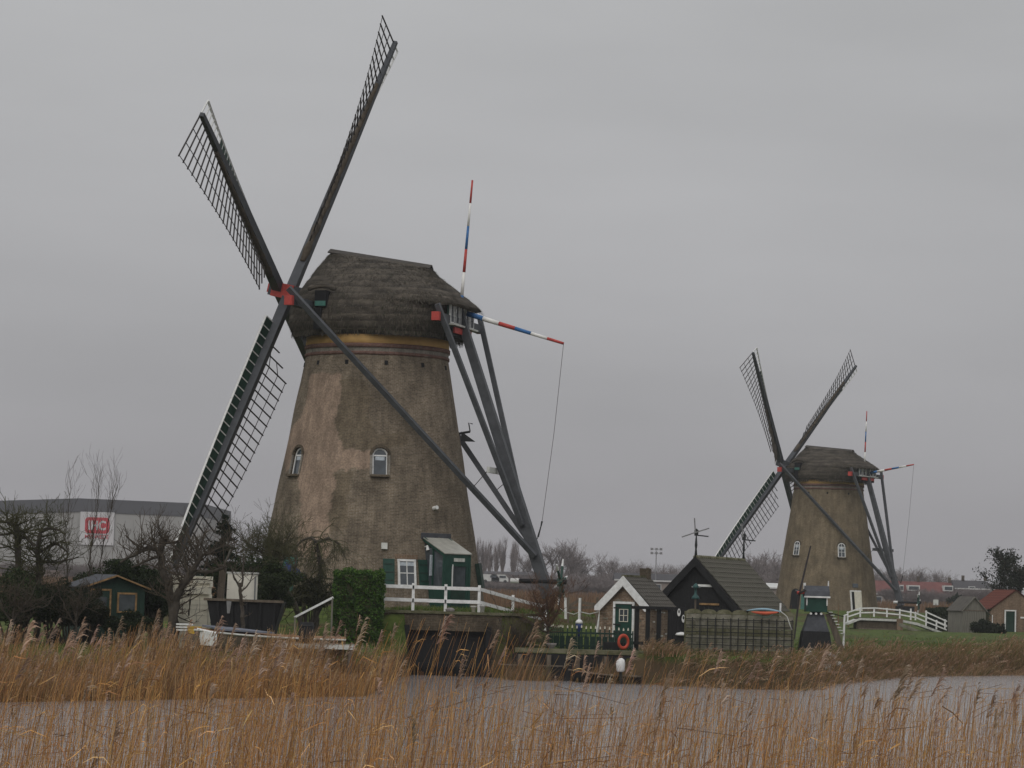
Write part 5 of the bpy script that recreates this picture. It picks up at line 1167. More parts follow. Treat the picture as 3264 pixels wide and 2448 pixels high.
def grow(rs, p, d, ln, r, lev, maxlev, out, nb=(3, 5), spread=.7, up=.15, shrink=.68, rmin=.004, wig=.15, drop=0.):
    """recursive limb: out[lev] collects segments"""
    n = 4 if lev < 2 else 3; pts = [Vector(p)]; dd = Vector(d).normalized()
    for i in range(n):
        dd = (dd + Vector((rs.gauss(0, wig), rs.gauss(0, wig), rs.gauss(0, wig) + up * .25 - drop * (lev >= 2)))).normalized()
        pts.append(pts[-1] + dd * ln / n)
    for i in range(n):
        ra_ = max(rmin, r * (1 - .55 * i / n)); rb_ = max(rmin, r * (1 - .55 * (i + 1) / n)); out.append((tuple(pts[i]), tuple(pts[i + 1]), ra_, rb_, lev))
    if lev >= maxlev: return
    for k in range(rs.randint(*nb)):
        f = rs.uniform(.3, 1.0) if lev else rs.uniform(.45, 1.0); i = min(n - 1, int(f * n)); q = pts[i].lerp(pts[i + 1], f * n - i)
        ax = Vector((rs.gauss(0, 1), rs.gauss(0, 1), rs.gauss(0, .6))).normalized()
        nd = (dd * (1 - spread * .5) + ax * spread + Vector((0, 0, up))).normalized()
        grow(rs, q, nd, ln * shrink * rs.uniform(.75, 1.15), max(rmin, r * (.5 if lev else .55) * rs.uniform(.8, 1.1)), lev + 1, maxlev, out, nb, spread, up, shrink, rmin, wig, drop)
def tree_obj(name, label, base, segs, bark, twigm, group=None, split=1, cat="tree"):
    rt = empty(name, base, label, cat, group)
    a_ = [s_ for s_ in segs if s_[4] <= split]; b_ = [s_ for s_ in segs if s_[4] > split]
    seg_mesh("trunk", a_, bark, rt, 6)
    if b_: seg_mesh("crown", b_, twigm, rt, 3)
    return rt
def copy_tree(o, loc, rz, s_, label=None):
    c = o.copy(); COL.objects.link(c); c.location = loc; c.rotation_euler = (0, 0, rz); c.scale = s_
    if label: c["label"] = label
    for ch in o.children:
        d = ch.copy(); COL.objects.link(d); d.parent = c
    return c
far_protos = []
def far_tree(kind, seed):
    rs = random.Random(seed); segs = []
    if kind == 'round': grow(rs, (0, 0, 0), (rs.uniform(-.1, .1), 0, 1), 6.0, .34, 0, 4, segs, (4, 6), .75, .25, .66, .020, .12)
    elif kind == 'poplar':
        grow(rs, (0, 0, 0), (0, 0, 1), 9.0, .20, 0, 3, segs, (5, 8), .36, .85, .58, .012, .07)
    else: grow(rs, (0, 0, 0), (rs.uniform(-.2, .2), 0, 1), 3.2, .20, 0, 4, segs, (5, 7), .85, .3, .68, .018, .15)
    return segs
FG = "bare trees in the far tree line"
FL = {"round": "round leafless tree in the far tree line ", "poplar": "narrow leafless poplar in the far tree line ", "bush": "low leafless willow in the far tree line "}
for kind, seeds in (('round', (1, 2, 3)), ('poplar', (4, 5)), ('bush', (6, 7))):
    for sd in seeds: far_protos.append((kind, far_tree(kind, sd)))
FM = {}
rs = random.Random(77)
def where(sx):
    if sx < 700: return "below the factory hall"
    if sx < 1690: return "between the near tower and its tail poles"
    if sx < 1860: return "just right of the near mill tail"
    if sx < 2180: return "above the small brick house"
    if sx < 2560: return "behind the black barn"
    return "right of the far mill"
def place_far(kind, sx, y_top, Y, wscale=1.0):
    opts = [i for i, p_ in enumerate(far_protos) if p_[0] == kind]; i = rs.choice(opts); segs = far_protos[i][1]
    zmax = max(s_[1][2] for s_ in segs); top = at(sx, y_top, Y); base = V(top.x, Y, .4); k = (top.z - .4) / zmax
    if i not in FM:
        o = tree_obj("far_tree", FL[kind] + where(sx), (0, 0, 0), segs, M['bark_hazed'], M['bark_hazed'], FG); o.location = base; o.scale = (k * wscale, k * wscale, k); o.rotation_euler.z = rs.uniform(0, 6); FM[i] = o
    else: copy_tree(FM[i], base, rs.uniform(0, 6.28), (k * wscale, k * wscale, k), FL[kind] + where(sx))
for sx in range(1496, 1662, 10): place_far('poplar', sx + rs.uniform(-4, 4), rs.uniform(1703, 1735), rs.uniform(660, 720), 1.25)
for sx, y in ((1735, 1722), (1775, 1712), (1810, 1725), (1700, 1738), (1845, 1755)): place_far('round', sx, y, rs.uniform(640, 700), 1.1)
for sx in range(1870, 2260, 30): place_far('round', sx + rs.uniform(-8, 8), rs.uniform(1768, 1800) + (12 if sx > 2180 else 0), rs.uniform(660, 740), 1.15)
for sx in range(2250, 2520, 27): place_far('round', sx + rs.uniform(-8, 8), rs.uniform(1748, 1775) if sx > 2370 else rs.uniform(1775, 1800), rs.uniform(640, 720), 1.2)
for sx in range(2770, 3080, 30): place_far('round', sx + rs.uniform(-8, 8), rs.uniform(1797, 1822) + max(0, (sx - 2960) * .25), rs.uniform(660, 720), 1.2)
for sx in range(1490, 2560, 26): place_far('bush', sx + rs.uniform(-8, 8), rs.uniform(1818, 1840), rs.uniform(590, 640), 1.5)
for sx in range(1540, 2180, 24): place_far('bush', sx + rs.uniform(-8, 8), rs.uniform(1846, 1862), rs.uniform(536, 546), 1.6)
for sx in range(2840, 3200, 33): place_far('bush', sx + rs.uniform(-8, 8), rs.uniform(1868, 1884), rs.uniform(575, 590), 1.3)
for sx in range(-20, 640, 50): place_far('bush', sx, rs.uniform(1776, 1800), rs.uniform(540, 560), 1.5)

# ------------------------------------------------------------------ garden trees on the left
def gnarly(name, label, limbs, D, seed, twn, twl, bark, twigm, lev=2, up=.5, drop=0., rmin=.005, spread=.8):
    """limbs: polylines of (photo x, photo y, radius[, depth offset]) surveyed at depth D; twigs grow from them"""
    rs = random.Random(seed); segs = []; base = None
    for li, lm in enumerate(limbs):
        pts = [at(q[0], q[1], D + (q[3] if len(q) > 3 else 0)) for q in lm]
        if li == 0: base = V(pts[0].x, pts[0].y, gz(pts[0].x, pts[0].y) - .1); pts = [base] + pts; lm = [lm[0]] + list(lm)
        fine = []; rad = []
        for i in range(len(pts) - 1):
            m = max(2, int((pts[i + 1] - pts[i]).length / .18))
            for k in range(m):
                f = k / m; fine.append(pts[i].lerp(pts[i + 1], f) + Vector((rs.gauss(0, .018), rs.gauss(0, .03), rs.gauss(0, .018)))); rad.append(lm[i][2] * (1 - f) + lm[i + 1][2] * f)
        fine.append(pts[-1]); rad.append(lm[-1][2])
        for i in range(len(fine) - 1): segs.append((tuple(fine[i]), tuple(fine[i + 1]), rad[i], rad[i + 1], 0))
        for i in range(len(fine) - 1):
            if li == 0 and i < len(fine) * .35: continue
            for k in range(np.random.default_rng(seed + i * 7 + li).poisson(twn)):
                dd = Vector((rs.gauss(0, spread), rs.gauss(0, spread), up + rs.gauss(0, spread * .6)))
                sub = []; grow(rs, fine[i], dd, twl * rs.uniform(.4, 1.2), max(rmin, min(.03, rad[i] * .45)), 2, 2 + lev, sub, (2, 4), .7, up * .5, .62, rmin, .16, drop); segs += sub
    return tree_obj(name, label, tuple(base), segs, bark, twigm)
gnarly("gnarled_fruit_tree", "gnarled old fruit tree with a thick limb reaching left of the foam slabs", [[(556, 1990, .17), (545, 1900, .15), (520, 1820, .13), (508, 1760, .12), (518, 1722, .13)], [(510, 1752, .09), (470, 1748, .08), (430, 1770, .06), (385, 1792, .04)], [(512, 1775, .06), (470, 1785, .05), (420, 1808, .03)], [(518, 1728, .06), (560, 1732, .04), (590, 1700, .02)]], 99, 11, 1.6, .9, M['bark'], M['twig'], 2, .6)
gnarly("gnarled_fruit_tree", "gnarled old fruit tree leaning right across the white foam slabs", [[(546, 1990, .17), (562, 1900, .14), (605, 1830, .11), (640, 1770, .08), (622, 1740, .06)], [(585, 1860, .09), (625, 1822, .075), (680, 1820, .06), (716, 1806, .05), (718, 1822, .03)], [(606, 1828, .06), (580, 1760, .04), (545, 1735, .02)], [(640, 1772, .05), (690, 1750, .03), (760, 1722, .02)]], 98, 12, 1.4, .9, M['bark'], M['twig'], 2, .5)
gnarly("knotted_apple_tree", "knotted apple tree with hooked branches at the left edge", [[(62, 1960, .13), (58, 1830, .12), (56, 1720, .11), (48, 1675, .10)], [(50, 1680, .08), (25, 1665, .06), (-10, 1660, .05)], [(56, 1720, .07), (85, 1712, .06), (110, 1740, .04)], [(54, 1700, .05), (0, 1705, .04)]], 101, 13, 3.4, .85, M['bark'], M['oliveTwig'], 2, .3)
gnarly("knotted_apple_tree", "bushy apple tree with an arched crown before the factory sign", [[(120, 1960, .12), (125, 1850, .10), (118, 1760, .09), (128, 1705, .08)], [(122, 1715, .06), (135, 1690, .05), (170, 1680, .04), (205, 1700, .03)], [(125, 1760, .06), (180, 1730, .05), (215, 1760, .03)], [(120, 1790, .06), (190, 1790, .04), (250, 1775, .02)]], 102, 14, 4.2, .85, M['bark'], M['oliveTwig'], 2, .35)
for i, (pts, lb) in enumerate([([(212, 1950, .03), (214, 1800, .025), (210, 1700, .018), (220, 1600, .011), (228, 1520, .005)], "slim leafless birch left of the factory sign"), ([(280, 1950, .03), (286, 1780, .025), (300, 1690, .018), (312, 1600, .011), (318, 1530, .005)], "slim leafless birch crossing the factory sign"), ([(300, 1900, .025), (325, 1760, .018), (342, 1680, .015), (362, 1590, .015), (375, 1545, .008)], "slim leafless birch leaning right of the factory sign")]):
    gnarly("young_birch", lb, [pts], 104 + i, 20 + i, 1.7, 1.1, M['bark'], M['twig'], 1, 1.3, rmin=.0028, spread=.45)
gnarly("weeping_tree", "olive weeping tree with drooping twigs in front of the near tower foot", [[(1008, 1960, .13), (1022, 1870, .11), (1020, 1780, .10), (1012, 1728, .09)], [(1014, 1732, .07), (992, 1712, .06), (960, 1722, .04), (930, 1760, .02)], [(1016, 1730, .07), (1045, 1715, .05), (1080, 1735, .03), (1100, 1775, .02)]], 119, 31, 3.6, 1.0, M['bark'], M['oliveTwig'], 2, .15, .35)
gnarly("hazel_bush", "dense olive hazel bush between the spruce and the near tower", [[(870, 1960, .10), (880, 1850, .08), (872, 1770, .07), (880, 1720, .05)], [(875, 1800, .06), (830, 1760, .05), (790, 1740, .03), (770, 1700, .02)], [(875, 1790, .05), (910, 1740, .04), (925, 1700, .02)], [(868, 1850, .05), (820, 1810, .04), (800, 1780, .02)]], 116, 32, 4.0, 1.0, M['bark'], M['oliveTwig'], 2, .4)
gnarly("hazel_bush", "forked leafless bush in front of the white tank", [[(776, 1990, .07), (768, 1910, .06), (765, 1860, .05)], [(766, 1880, .04), (745, 1840, .03), (735, 1800, .015)], [(766, 1870, .04), (775, 1820, .03), (778, 1770, .015)], [(768, 1890, .03), (800, 1850, .02), (812, 1810, .01)]], 96.5, 33, .5, .5, M['bark'], M['twig'], 2, .7)
gnarly("hazel_bush", "leafless shrub with a forked trunk before the teal mill door", [[(960, 1970, .09), (935, 1910, .08), (900, 1860, .07), (895, 1800, .04)], [(905, 1870, .06), (940, 1820, .05), (945, 1770, .03)], [(930, 1905, .05), (900, 1900, .03), (870, 1850, .02)]], 113, 34, 2.4, .8, M['bark'], M['oliveTwig'], 2, .4)
gnarly("brown_shrub", "reddish brown leafless shrub at the right end of the bridge railing", [[(1750, 2040, .05), (1748, 1960, .04), (1738, 1890, .025)], [(1748, 2000, .04), (1720, 1940, .03), (1700, 1890, .015)], [(1750, 2000, .04), (1780, 1940, .03), (1790, 1880, .015)], [(1745, 2020, .03), (1690, 1985, .02), (1660, 1960, .01)]], 113.6, 35, 4.2, .75, M['bark'], M['redTwig'], 2, .6)
gnarly("brown_shrub", "dark tangled leafless shrub covering the right flank of the bridge wall", [[(1640, 2130, .05), (1640, 2060, .04), (1630, 1990, .025)], [(1640, 2090, .04), (1680, 2030, .03), (1710, 1980, .015)], [(1640, 2080, .04), (1600, 2020, .03), (1590, 1970, .015)], [(1660, 2060, .03), (1720, 2060, .02), (1740, 2020, .01)]], 113.3, 36, 5.0, .7, M['bark'], M['twig'], 2, .4)
# evergreen masses: each a shrub of its own
def blob_bush(name, label, c, rx, ry, rz_, n, size, c0, c1, seed, twig='oliveTwig', cat="shrub", group=None, holes=.25):
    c = Vector(c); base = V(c.x, c.y, gz(c.x, c.y)); rt = empty(name, base, label, cat, group); rg = np.random.default_rng(seed)
    nb = 40; cl = rg.normal(size=(nb, 3)); cl /= np.linalg.norm(cl, axis=1)[:, None]; cl *= rg.uniform(.35, 1.0, (nb, 1)); cl[:, 2] = np.abs(cl[:, 2]) * 1.0 - .25
    w_ = rg.uniform(.14, .34, nb); idx = rg.integers(0, nb, n); p = rg.normal(size=(n, 3)); p /= np.linalg.norm(p, axis=1)[:, None]; p = cl[idx] + p * (w_[idx] * rg.uniform(.55, 1.05, n))[:, None]
    pts = np.array(c) + p * np.array([rx, ry, rz_]); zb_ = np.array(base)[2] + .02; pts[:, 2] = np.maximum(pts[:, 2], zb_ + rg.uniform(0, .25, n))
    sg_ = []; rs_ = random.Random(seed)
    for k in range(18):
        q = cl[rs_.randrange(nb)]; tip = np.array(c) + q * np.array([rx, ry, rz_]); sg_.append((tuple(base + V(rs_.uniform(-.3, .3) * rx, 0, 0)), tuple(tip), .05, .012))
    seg_mesh("stems", sg_, M['bark'], rt, 5)
    leaf_mesh("foliage", M['leaf'], pts, size, c0, c1, rt, seed=seed + 9); return rt
GD0, GD1 = (0.010, 0.018, 0.006), (0.046, 0.066, 0.020)
blob_bush("evergreen_shrub", "big dark evergreen shrub filling the left edge of the garden", at(60, 1930, 99.5), 1.55, 1.2, 1.45, 20000, .028, GD0, GD1, 41)
blob_bush("evergreen_shrub", "dark evergreen shrub between the left edge and the green garden shed", at(190, 1935, 100), 1.3, 1.1, 1.35, 16000, .028, GD0, (0.030, 0.032, 0.014), 42)
blob_bush("evergreen_shrub", "tall dark evergreen behind the green garden shed", at(400, 1860, 108.5), 2.1, .9, 1.05, 16000, .03, GD0, (0.030, 0.046, 0.012), 43)
blob_bush("evergreen_shrub", "dark evergreen right of the green garden shed", at(500, 1910, 105), .75, .8, 1.35, 14000, .028, GD0, (0.020, 0.034, 0.010), 44)
blob_bush("evergreen_shrub", "dark evergreen bank behind the white tank", at(780, 1840, 110), 1.9, .9, .9, 14000, .03, GD0, (0.034, 0.050, 0.012), 45)
blob_bush("evergreen_shrub", "low leafy shrub at the foot of the near tower door", at(985, 1900, 117), 1.3, .8, 1.05, 11000, .028, (0.012, 0.016, 0.006), (0.045, 0.045, 0.016), 46)
blob_bush("evergreen_shrub", "dark ivy mound right of the white tank", at(860, 1905, 108), .9, .8, 1.1, 12000, .028, GD0, (0.030, 0.040, 0.012), 47)
blob_bush("evergreen_shrub", "dark low bush before the brick shed at the right edge", at(3135, 2005, 219), 1.0, .8, .95, 3500, .07, GD0, (0.022, 0.028, 0.014), 48)
blob_bush("evergreen_shrub", "small dark bush left of the dark green shed door", at(3185, 2012, 222), .6, .6, .7, 2000, .07, GD0, (0.022, 0.028, 0.014), 49)
blob_bush("evergreen_shrub", "round green bush in front of the far red-roofed house", at(3045, 1912, 420), 1.2, 1.0, 1.3, 1500, .14, (0.012, 0.02, 0.012), (0.04, 0.05, 0.03), 50)
blob_bush("evergreen_shrub", "dark bramble mound covering the left half of the garden shed", at(285, 1950, 101.2), .85, .5, 1.15, 13000, .028, GD0, (0.040, 0.036, 0.016), 51)
blob_bush("evergreen_shrub", "low dark shrub under the window of the garden shed", at(420, 1990, 101.0), .9, .5, .55, 8000, .028, GD0, (0.026, 0.040, 0.014), 52)
gnarly("bramble_thicket", "brown leafless bramble thicket at the far left of the garden", [[(40, 2010, .04), (45, 1930, .03), (60, 1860, .02)], [(42, 1980, .03), (100, 1900, .02), (120, 1850, .01)], [(40, 1990, .03), (0, 1920, .02), (-20, 1870, .01)], [(44, 1960, .03), (150, 1930, .02), (190, 1880, .01)]], 98, 61, 1.5, .75, M['bark'], M['twig'], 2, .4)
gnarly("bramble_thicket", "brown leafless bramble thicket in front of the garden shed door", [[(240, 2010, .04), (245, 1930, .03), (262, 1860, .02)], [(242, 1980, .03), (290, 1900, .02), (300, 1850, .01)], [(240, 1990, .03), (200, 1920, .02), (180, 1870, .01)]], 99, 62, 1.6, .75, M['bark'], M['twig'], 2, .5)
gnarly("bramble_thicket", "leafless hedge scrub behind the gnarled trees before the hall", [[(450, 1990, .05), (455, 1850, .04), (440, 1780, .02)], [(452, 1880, .03), (400, 1810, .02), (380, 1760, .01)], [(452, 1870, .03), (500, 1800, .02), (520, 1750, .01)], [(455, 1860, .03), (570, 1800, .02), (640, 1760, .01)]], 110, 63, 2.6, 1.0, M['bark'], M['twig'], 2, .5)
gnarly("bramble_thicket", "twiggy scrub behind the spruce and the white tank", [[(820, 1960, .05), (815, 1850, .04), (800, 1760, .02)], [(815, 1850, .03), (760, 1790, .02), (740, 1720, .01)], [(815, 1840, .03), (850, 1760, .02), (865, 1690, .01)]], 121, 64, 2.6, 1.1, M['bark'], M['oliveTwig'], 2, .6)
# spruce
def spruce(label, base, top, rad, seed, n=9000):
    base = Vector(base); top = Vector(top); rt = empty("spruce_tree", base, label, "tree"); rg = np.random.default_rng(seed); hgt = top.z - base.z
    MB().tube([base, top], [.10, .012], 7).build("trunk", M['bark'], rt); pts = []; sg_ = []
    for k in range(90):
        f = rg.uniform(.12, .985); a_ = rg.uniform(0, 6.283); ln = rad * (1 - f) ** .85 * rg.uniform(.6, 1.15) + .06; p0 = base + Zv * hgt * f
        p1 = p0 + V(math.cos(a_) * ln, math.sin(a_) * ln, -.10 * ln + .05); sg_.append((tuple(p0), tuple(p1), .018, .006))
        m = int(35 + 130 * ln / rad); t_ = rg.uniform(.1, 1, m); jit = rg.normal(0, .05 + .05 * ln, (m, 3)) * np.array([1, 1, .55]); pts.append(np.array(p0)[None] + np.outer(t_, np.array(p1 - p0)) + jit * (1 - .3 * t_[:, None]))
    seg_mesh("branches", sg_, M['bark'], rt, 4); leaf_mesh("crown", M['leaf'], np.concatenate(pts), .042, (0.006, 0.011, 0.007), (0.024, 0.036, 0.020), rt, seed=seed, elong=2.2)
p = at(708, 1900, 117); q = at(708, 1640, 117); spruce("dark spruce standing in front of the lower sail", (p.x, p.y, gz(p.x, p.y)), q, 1.55, 5)
# evergreen tree at the right edge
rs = random.Random(8); segs = []; p = at(3238, 1990, 262); b0 = V(p.x, 262, gz(p.x, 262)); grow(rs, b0, (0.02, 0, 1), 4.2, .22, 0, 3, segs, (6, 8), .8, .25, .62, .02, .12)
et = tree_obj("ivy_tree", "dark half-bare tree at the right edge behind the brick shed", tuple(b0), segs, M['bark'], M['twig'], split=2)
tips = np.array([s_[1] for s_ in segs if s_[4] >= 2]); rg = np.random.default_rng(3); pts = np.repeat(tips, 6, 0) + rg.normal(0, .20, (len(tips) * 6, 3))
leaf_mesh("foliage", M['leaf'], pts, .07, GD0, (0.026, 0.030, 0.018), et, seed=4)

# ------------------------------------------------------------------ garden things on the left
sx_ = px(366, 103); gsd, A, d, r = gable("garden_shed", "dark green garden shed with tan trim half hidden by shrubs", (sx_, 103), -24, 2.15, 2.4, 1.15, 3.02, 3.42, M['dgreen'], cat="shed")
boards_row(gsd, "cladding_board", M['dgreen'], A - r * 1.05 - d * .03, A + r * 1.05 - d * .03, 1.15, 3.0, 12, .03, .012)
for sd in (-1, 1):
    MB().prism([A + Zv * 3.44 - d * .15, A + r * sd * 1.22 + Zv * 3.0 - d * .15, A + r * sd * 1.22 + Zv * 3.0 + d * 2.5, A + Zv * 3.44 + d * 2.5], Zv * .04).build("roof", M['tar'], gsd)
    MB().bar(A - d * .18 + Zv * 3.44, A - d * .18 + r * sd * 1.22 + Zv * 3.0, .05, .13, d).build("verge_board", M['tan'], gsd)
c = A + r * .42 - d * .07 + Zv * 2.52; wo = MB()
for sd in (-1, 1): wo.bar(c + r * sd * .32 - Zv * .32, c + r * sd * .32 + Zv * .32, .06, .05, d); wo.bar(c - r * .35 + Zv * sd * .32, c + r * .35 + Zv * sd * .32, .05, .06)
wn_ = wo.build("window", M['tan'], gsd); MB().box(c + d * .01, (.6, .02, .6), r, d).build("pane", M['glass'], wn_)
c = A - r * .52 - d * .06 + Zv * 2.05; do = MB().box(c, (.62, .03, 1.7), r, d).build("door", M['dgreen'], gsd)
for sd in (-1, 1): MB().bar(c - d * .02 + r * sd * .34 - Zv * .9, c - d * .02 + r * sd * .34 + Zv * .9, .06, .05, d).build("door_trim", M['tan'], do)
MB().bar(c - d * .02 - r * .37 + Zv * .9, c - d * .02 + r * .37 + Zv * .9, .05, .06).build("door_head", M['tan'], do)
MB().box(c - d * .02 + Zv * .35, (.42, .02, .6), r, d).build("door_pane", M['glass'], do)
# foam slabs
random.seed(12); xc = px(612, 100); z = gz(xc, 100)
pal = empty("pallet", (xc, 100, z), "low timber pallet under the stack of cream foam slabs", "pallet")
for i in range(5): MB().box((xc - .6 + .3 * i, 100, z + .13), (.14, 1.1, .03)).build("slat", M['greywood'], pal)
for i in range(3): MB().box((xc, 99.5 + .5 * i, z + .06), (1.35, .1, .11)).build("bearer", M['greywood'], pal)
z += .15
while z < 3.42:
    h_ = random.choice((.12, .16, .2, .24)); two = random.random() < .45; ws = [1.28] if not two else [.62, .62]; x = xc - .66
    for w_ in ws:
        o = MB().box((x + w_ / 2 + rnd(-.035, .035), 100 + rnd(-.05, .05), z + h_ / 2), (w_ - .03, 1.0 + rnd(-.1, .05), h_ - .006), (math.cos(.05), math.sin(rnd(-.06, .06)), 0), (0, 1, 0)).build("foam_slab", M['foam'], None)
        tag(o, "cream foam slab in the tall stack behind the gnarled fruit tree", "slab", "stacked cream foam slabs"); x += w_ + .04
    z += h_
# tank, skip, post
tk = empty("white_tank", (px(765, 101.5), 101.5, gz(px(765, 101.5), 101.5)), "cream white storage tank behind the dark skip", "tank"); p0, p1, p2, p3 = at(716, 1990, 101), at(806, 1990, 101), at(814, 1832, 101), at(726, 1826, 101)
MB().prism([V(p0.x, 101, 1.1), V(p1.x, 101, 1.1), p2, p3], V(0, 1.1, 0)).build("body", M['tank'], tk); MB().box((p2 + p3) / 2 + V(0, .55, .03), (1.0, 1.16, .06)).build("lid", M['offwhite'], tk)
MB().box((px(812, 101), 100.98, 2.7), (.05, .06, 1.7)).build("corner_rail", M['steel'], tk)
sk = empty("dark_skip", (px(780, 98.5), 98.5, 1.0), "dark rusty open skip left of the near mill garden", "skip"); xa, xb_ = px(660, 98), px(900, 98)
MB().prism([(xa + .35, 98, 1.0), (xb_ - .5, 98, 1.0), (xb_ - .05, 98, 2.72), (xa, 98, 2.74)], V(0, .08, 0)).build("front_panel", M['black'], sk)
MB().prism([(xa + .35, 99.6, 1.0), (xb_ - .5, 99.6, 1.0), (xb_ - .05, 99.6, 2.72), (xa, 99.6, 2.74)], V(0, .08, 0)).build("rear_panel", M['black'], sk)
for (x0_, x1_) in ((xa + .35, xa), (xb_ - .5, xb_ - .05)): MB().prism([(x0_, 98.08, 1.0), (x0_, 99.6, 1.0), (x1_, 99.6, 2.73), (x1_, 98.08, 2.73)], V(.06, 0, 0)).build("end_panel", M['black'], sk)
MB().bar((xa - .1, 97.97, 2.76), (xb_ + .05, 97.97, 2.74), .14, .08).build("rim", M['wood'], sk)
for i in range(5): MB().bar((xa + .5 + .42 * i, 97.96, 1.05), (xa + .35 + .47 * i, 97.96, 2.7), .08, .06, (0, 1, 0)).build("rib", M['black'], sk)
MB().prism([at(722, 1915, 97.9), at(738, 1915, 97.9), at(732, 1955, 97.9), at(724, 1955, 97.9)], V(0, .03, 0)).build("pale_patch", M['steel'], sk)
p0, p1 = at(697, 1905, 99), at(712, 1800, 99); tag(MB().bar(V(p0.x - .05, 99, 1.0), p1, .22, .22, (0, 1, 0)).build("leaning_post", M['wood'], None), "thick weathered post leaning beside the white tank", "post")
tag(MB().tube([at(712, 1806, 98.9), at(736, 1750, 98.9)], .03, 6).build("pole", M['greywood'], None), "thin grey pole rising from the leaning weathered post", "pole")
bt, C0, d, r = boat("covered_boat", "rusty covered boat with a white bow drawn up on the bank", (px(870, 95), 95), 184, 4.7, 1.7, .95, 1.62, 'wood', 'offwhite', 'rust')
pts = [C0 + d * 1.0 - r * .3 + Zv * 1.84, C0 + d * 2.2 + Zv * 1.92, C0 + d * 1.5 + r * .42 + Zv * 1.80, C0 + d * -.1 + r * .62 + Zv * 1.75]; MB().prism(pts, Zv * .05).build("grey_sheet", M['tarpgrey'], bt)
MB().prism([C0 + d * 2.42 + Zv * 1.84, C0 + d * 1.75 + r * .50 + Zv * 1.72, C0 + d * 1.75 + r * .44 + Zv * 1.30, C0 + d * 2.34 + Zv * 1.34], Zv * .03 - d * .04).build("white_bow_plate", M['white'], bt)
lg = empty("landing_stage", (px(1020, 92.5), 92.5, .4), "low landing stage with a pale edge board behind the reeds", "jetty")
MB().box((px(1020, 92), 91.6, 1.45), (px(1132, 92) - px(895, 92), .06, .13)).build("edge_board", M['offwhite'], lg)
for i in range(14): MB().box((px(895, 92) + .1 + .165 * i, 92.5, 1.5), (.15, 1.7, .04)).build("deck_board", M['greywood'], lg)
for i in range(4): MB().tube([(px(905, 92) + .7 * i, 91.75, -.4), (px(905, 92) + .7 * i, 91.75, 1.45)], .07, 8).build("pile", M['wood'], lg)
p = at(978, 2000, 92.6); ba = empty("barrel", (p.x, 92.6, 1.522), "dark barrel standing on the landing stage", "barrel")
MB().lathe([(.19, 1.522), (.235, 1.75), (.235, 1.95), (.20, 2.17)], (p.x, 92.6, 0), 16).build("body", M['black'], ba, True)
for z_ in (1.66, 2.04): MB().lathe([(.232, z_), (.24, z_ + .02), (.232, z_ + .05)], (p.x, 92.6, 0), 16, False).build("hoop", M['iron'], ba)
p = at(620, 2010, 97); yc = empty("yellow_crate", (p.x, 97, p.z - .12), "small yellow plastic crate at the foot of the foam slabs", "crate"); MB().box(p, (.40, .3, .2)).build("tub", M['yellow'], yc); MB().box(p + Zv * .11, (.44, .34, .04)).build("rim", M['yellow'], yc)
MB().box(p - Zv * .3, (.5, .4, .38)).build("stand", M['wood'], yc)
for i in range(3): o = MB().box(at(590, 1990 + 9 * i, 97.6), (.55, .4, .05)).build("white_batten", M['white'], None); tag(o, "white batten in the small pile above the yellow crate", "batten", "white battens above the yellow crate")
hr = empty("white_handrail", (px(1000, 108), 108, gz(px(1000, 108), 108)), "white slanting handrail left of the green clipped hedge", "handrail"); p0, p1 = at(938, 1968, 108), at(1062, 1904, 108.5); MB().bar(p0, p1, .05, .07).build("rail", M['white'], hr)
for q in (0.02, .98): p = p0.lerp(p1, q); MB().box((p.x, p.y, (p.z + gz(p.x, p.y)) / 2), (.06, .06, p.z - gz(p.x, p.y))).build("post", M['greywood'], hr)
# folded blue cover at the mill door
bv = []; bf = []; n_u, n_v = 9, 7
for i in range(n_u):
    for j in range(n_v):
        a_ = at(908 + 14 * j / 6. + 46 * i / 8., 1790 + 26 * j / 6. + 26 * i / 8. + 6 * j * (1 - i / 8.) / 2, 127.6 + .12 * math.sin(i * 1.4 + j * 1.1)); bv.append(a_)
for i in range(n_u - 1):
    for j in range(n_v - 1): q = i * n_v + j; bf.append((q, q + 1, q + n_v + 1, q + n_v))
m_ = MB(); m_.add(bv, bf); m_.add([v + V(0, .08, 0) for v in bv], [f_[::-1] for f_ in bf]); tag(m_.build("blue_cover", M['tarp'], None, True), "crumpled blue cover hanging by the teal door of the near mill", "tarp")
#@@PART5
# ------------------------------------------------------------------ reeds and grasses
RG = np.random.default_rng(21)
def hor_y(x): return HZ + (x - W / 2) * math.tan(ROLL)
def blades(base, top_z, lean, width, col, nseg=4, curve=1.8, side=None):
    """flat tapering blades from base to top, bending along lean (n,2); returns verts, quads, colours"""
    n = len(base); t = np.linspace(0, 1, nseg + 1); h = (top_z - base[:, 2])
    if side is None:
        a = RG.uniform(0, math.pi, n); side = np.stack([np.cos(a), np.sin(a), np.zeros(n)], 1)
    vs = []
    for k in t:
        c = base.copy(); c[:, :2] += lean * (k ** curve); c[:, 2] += h * k
        wv = side * (width * (1 - .75 * k))[:, None]; vs += [c - wv, c + wv]
    v = np.stack(vs, 1).reshape(-1, 3); b = (np.arange(n) * (2 * (nseg + 1)))[:, None]
    f = np.concatenate([b + np.array([[2 * k, 2 * k + 1, 2 * k + 3, 2 * k + 2]]) for k in range(nseg)])
    return v, f, np.repeat(col, 2 * (nseg + 1), 0)
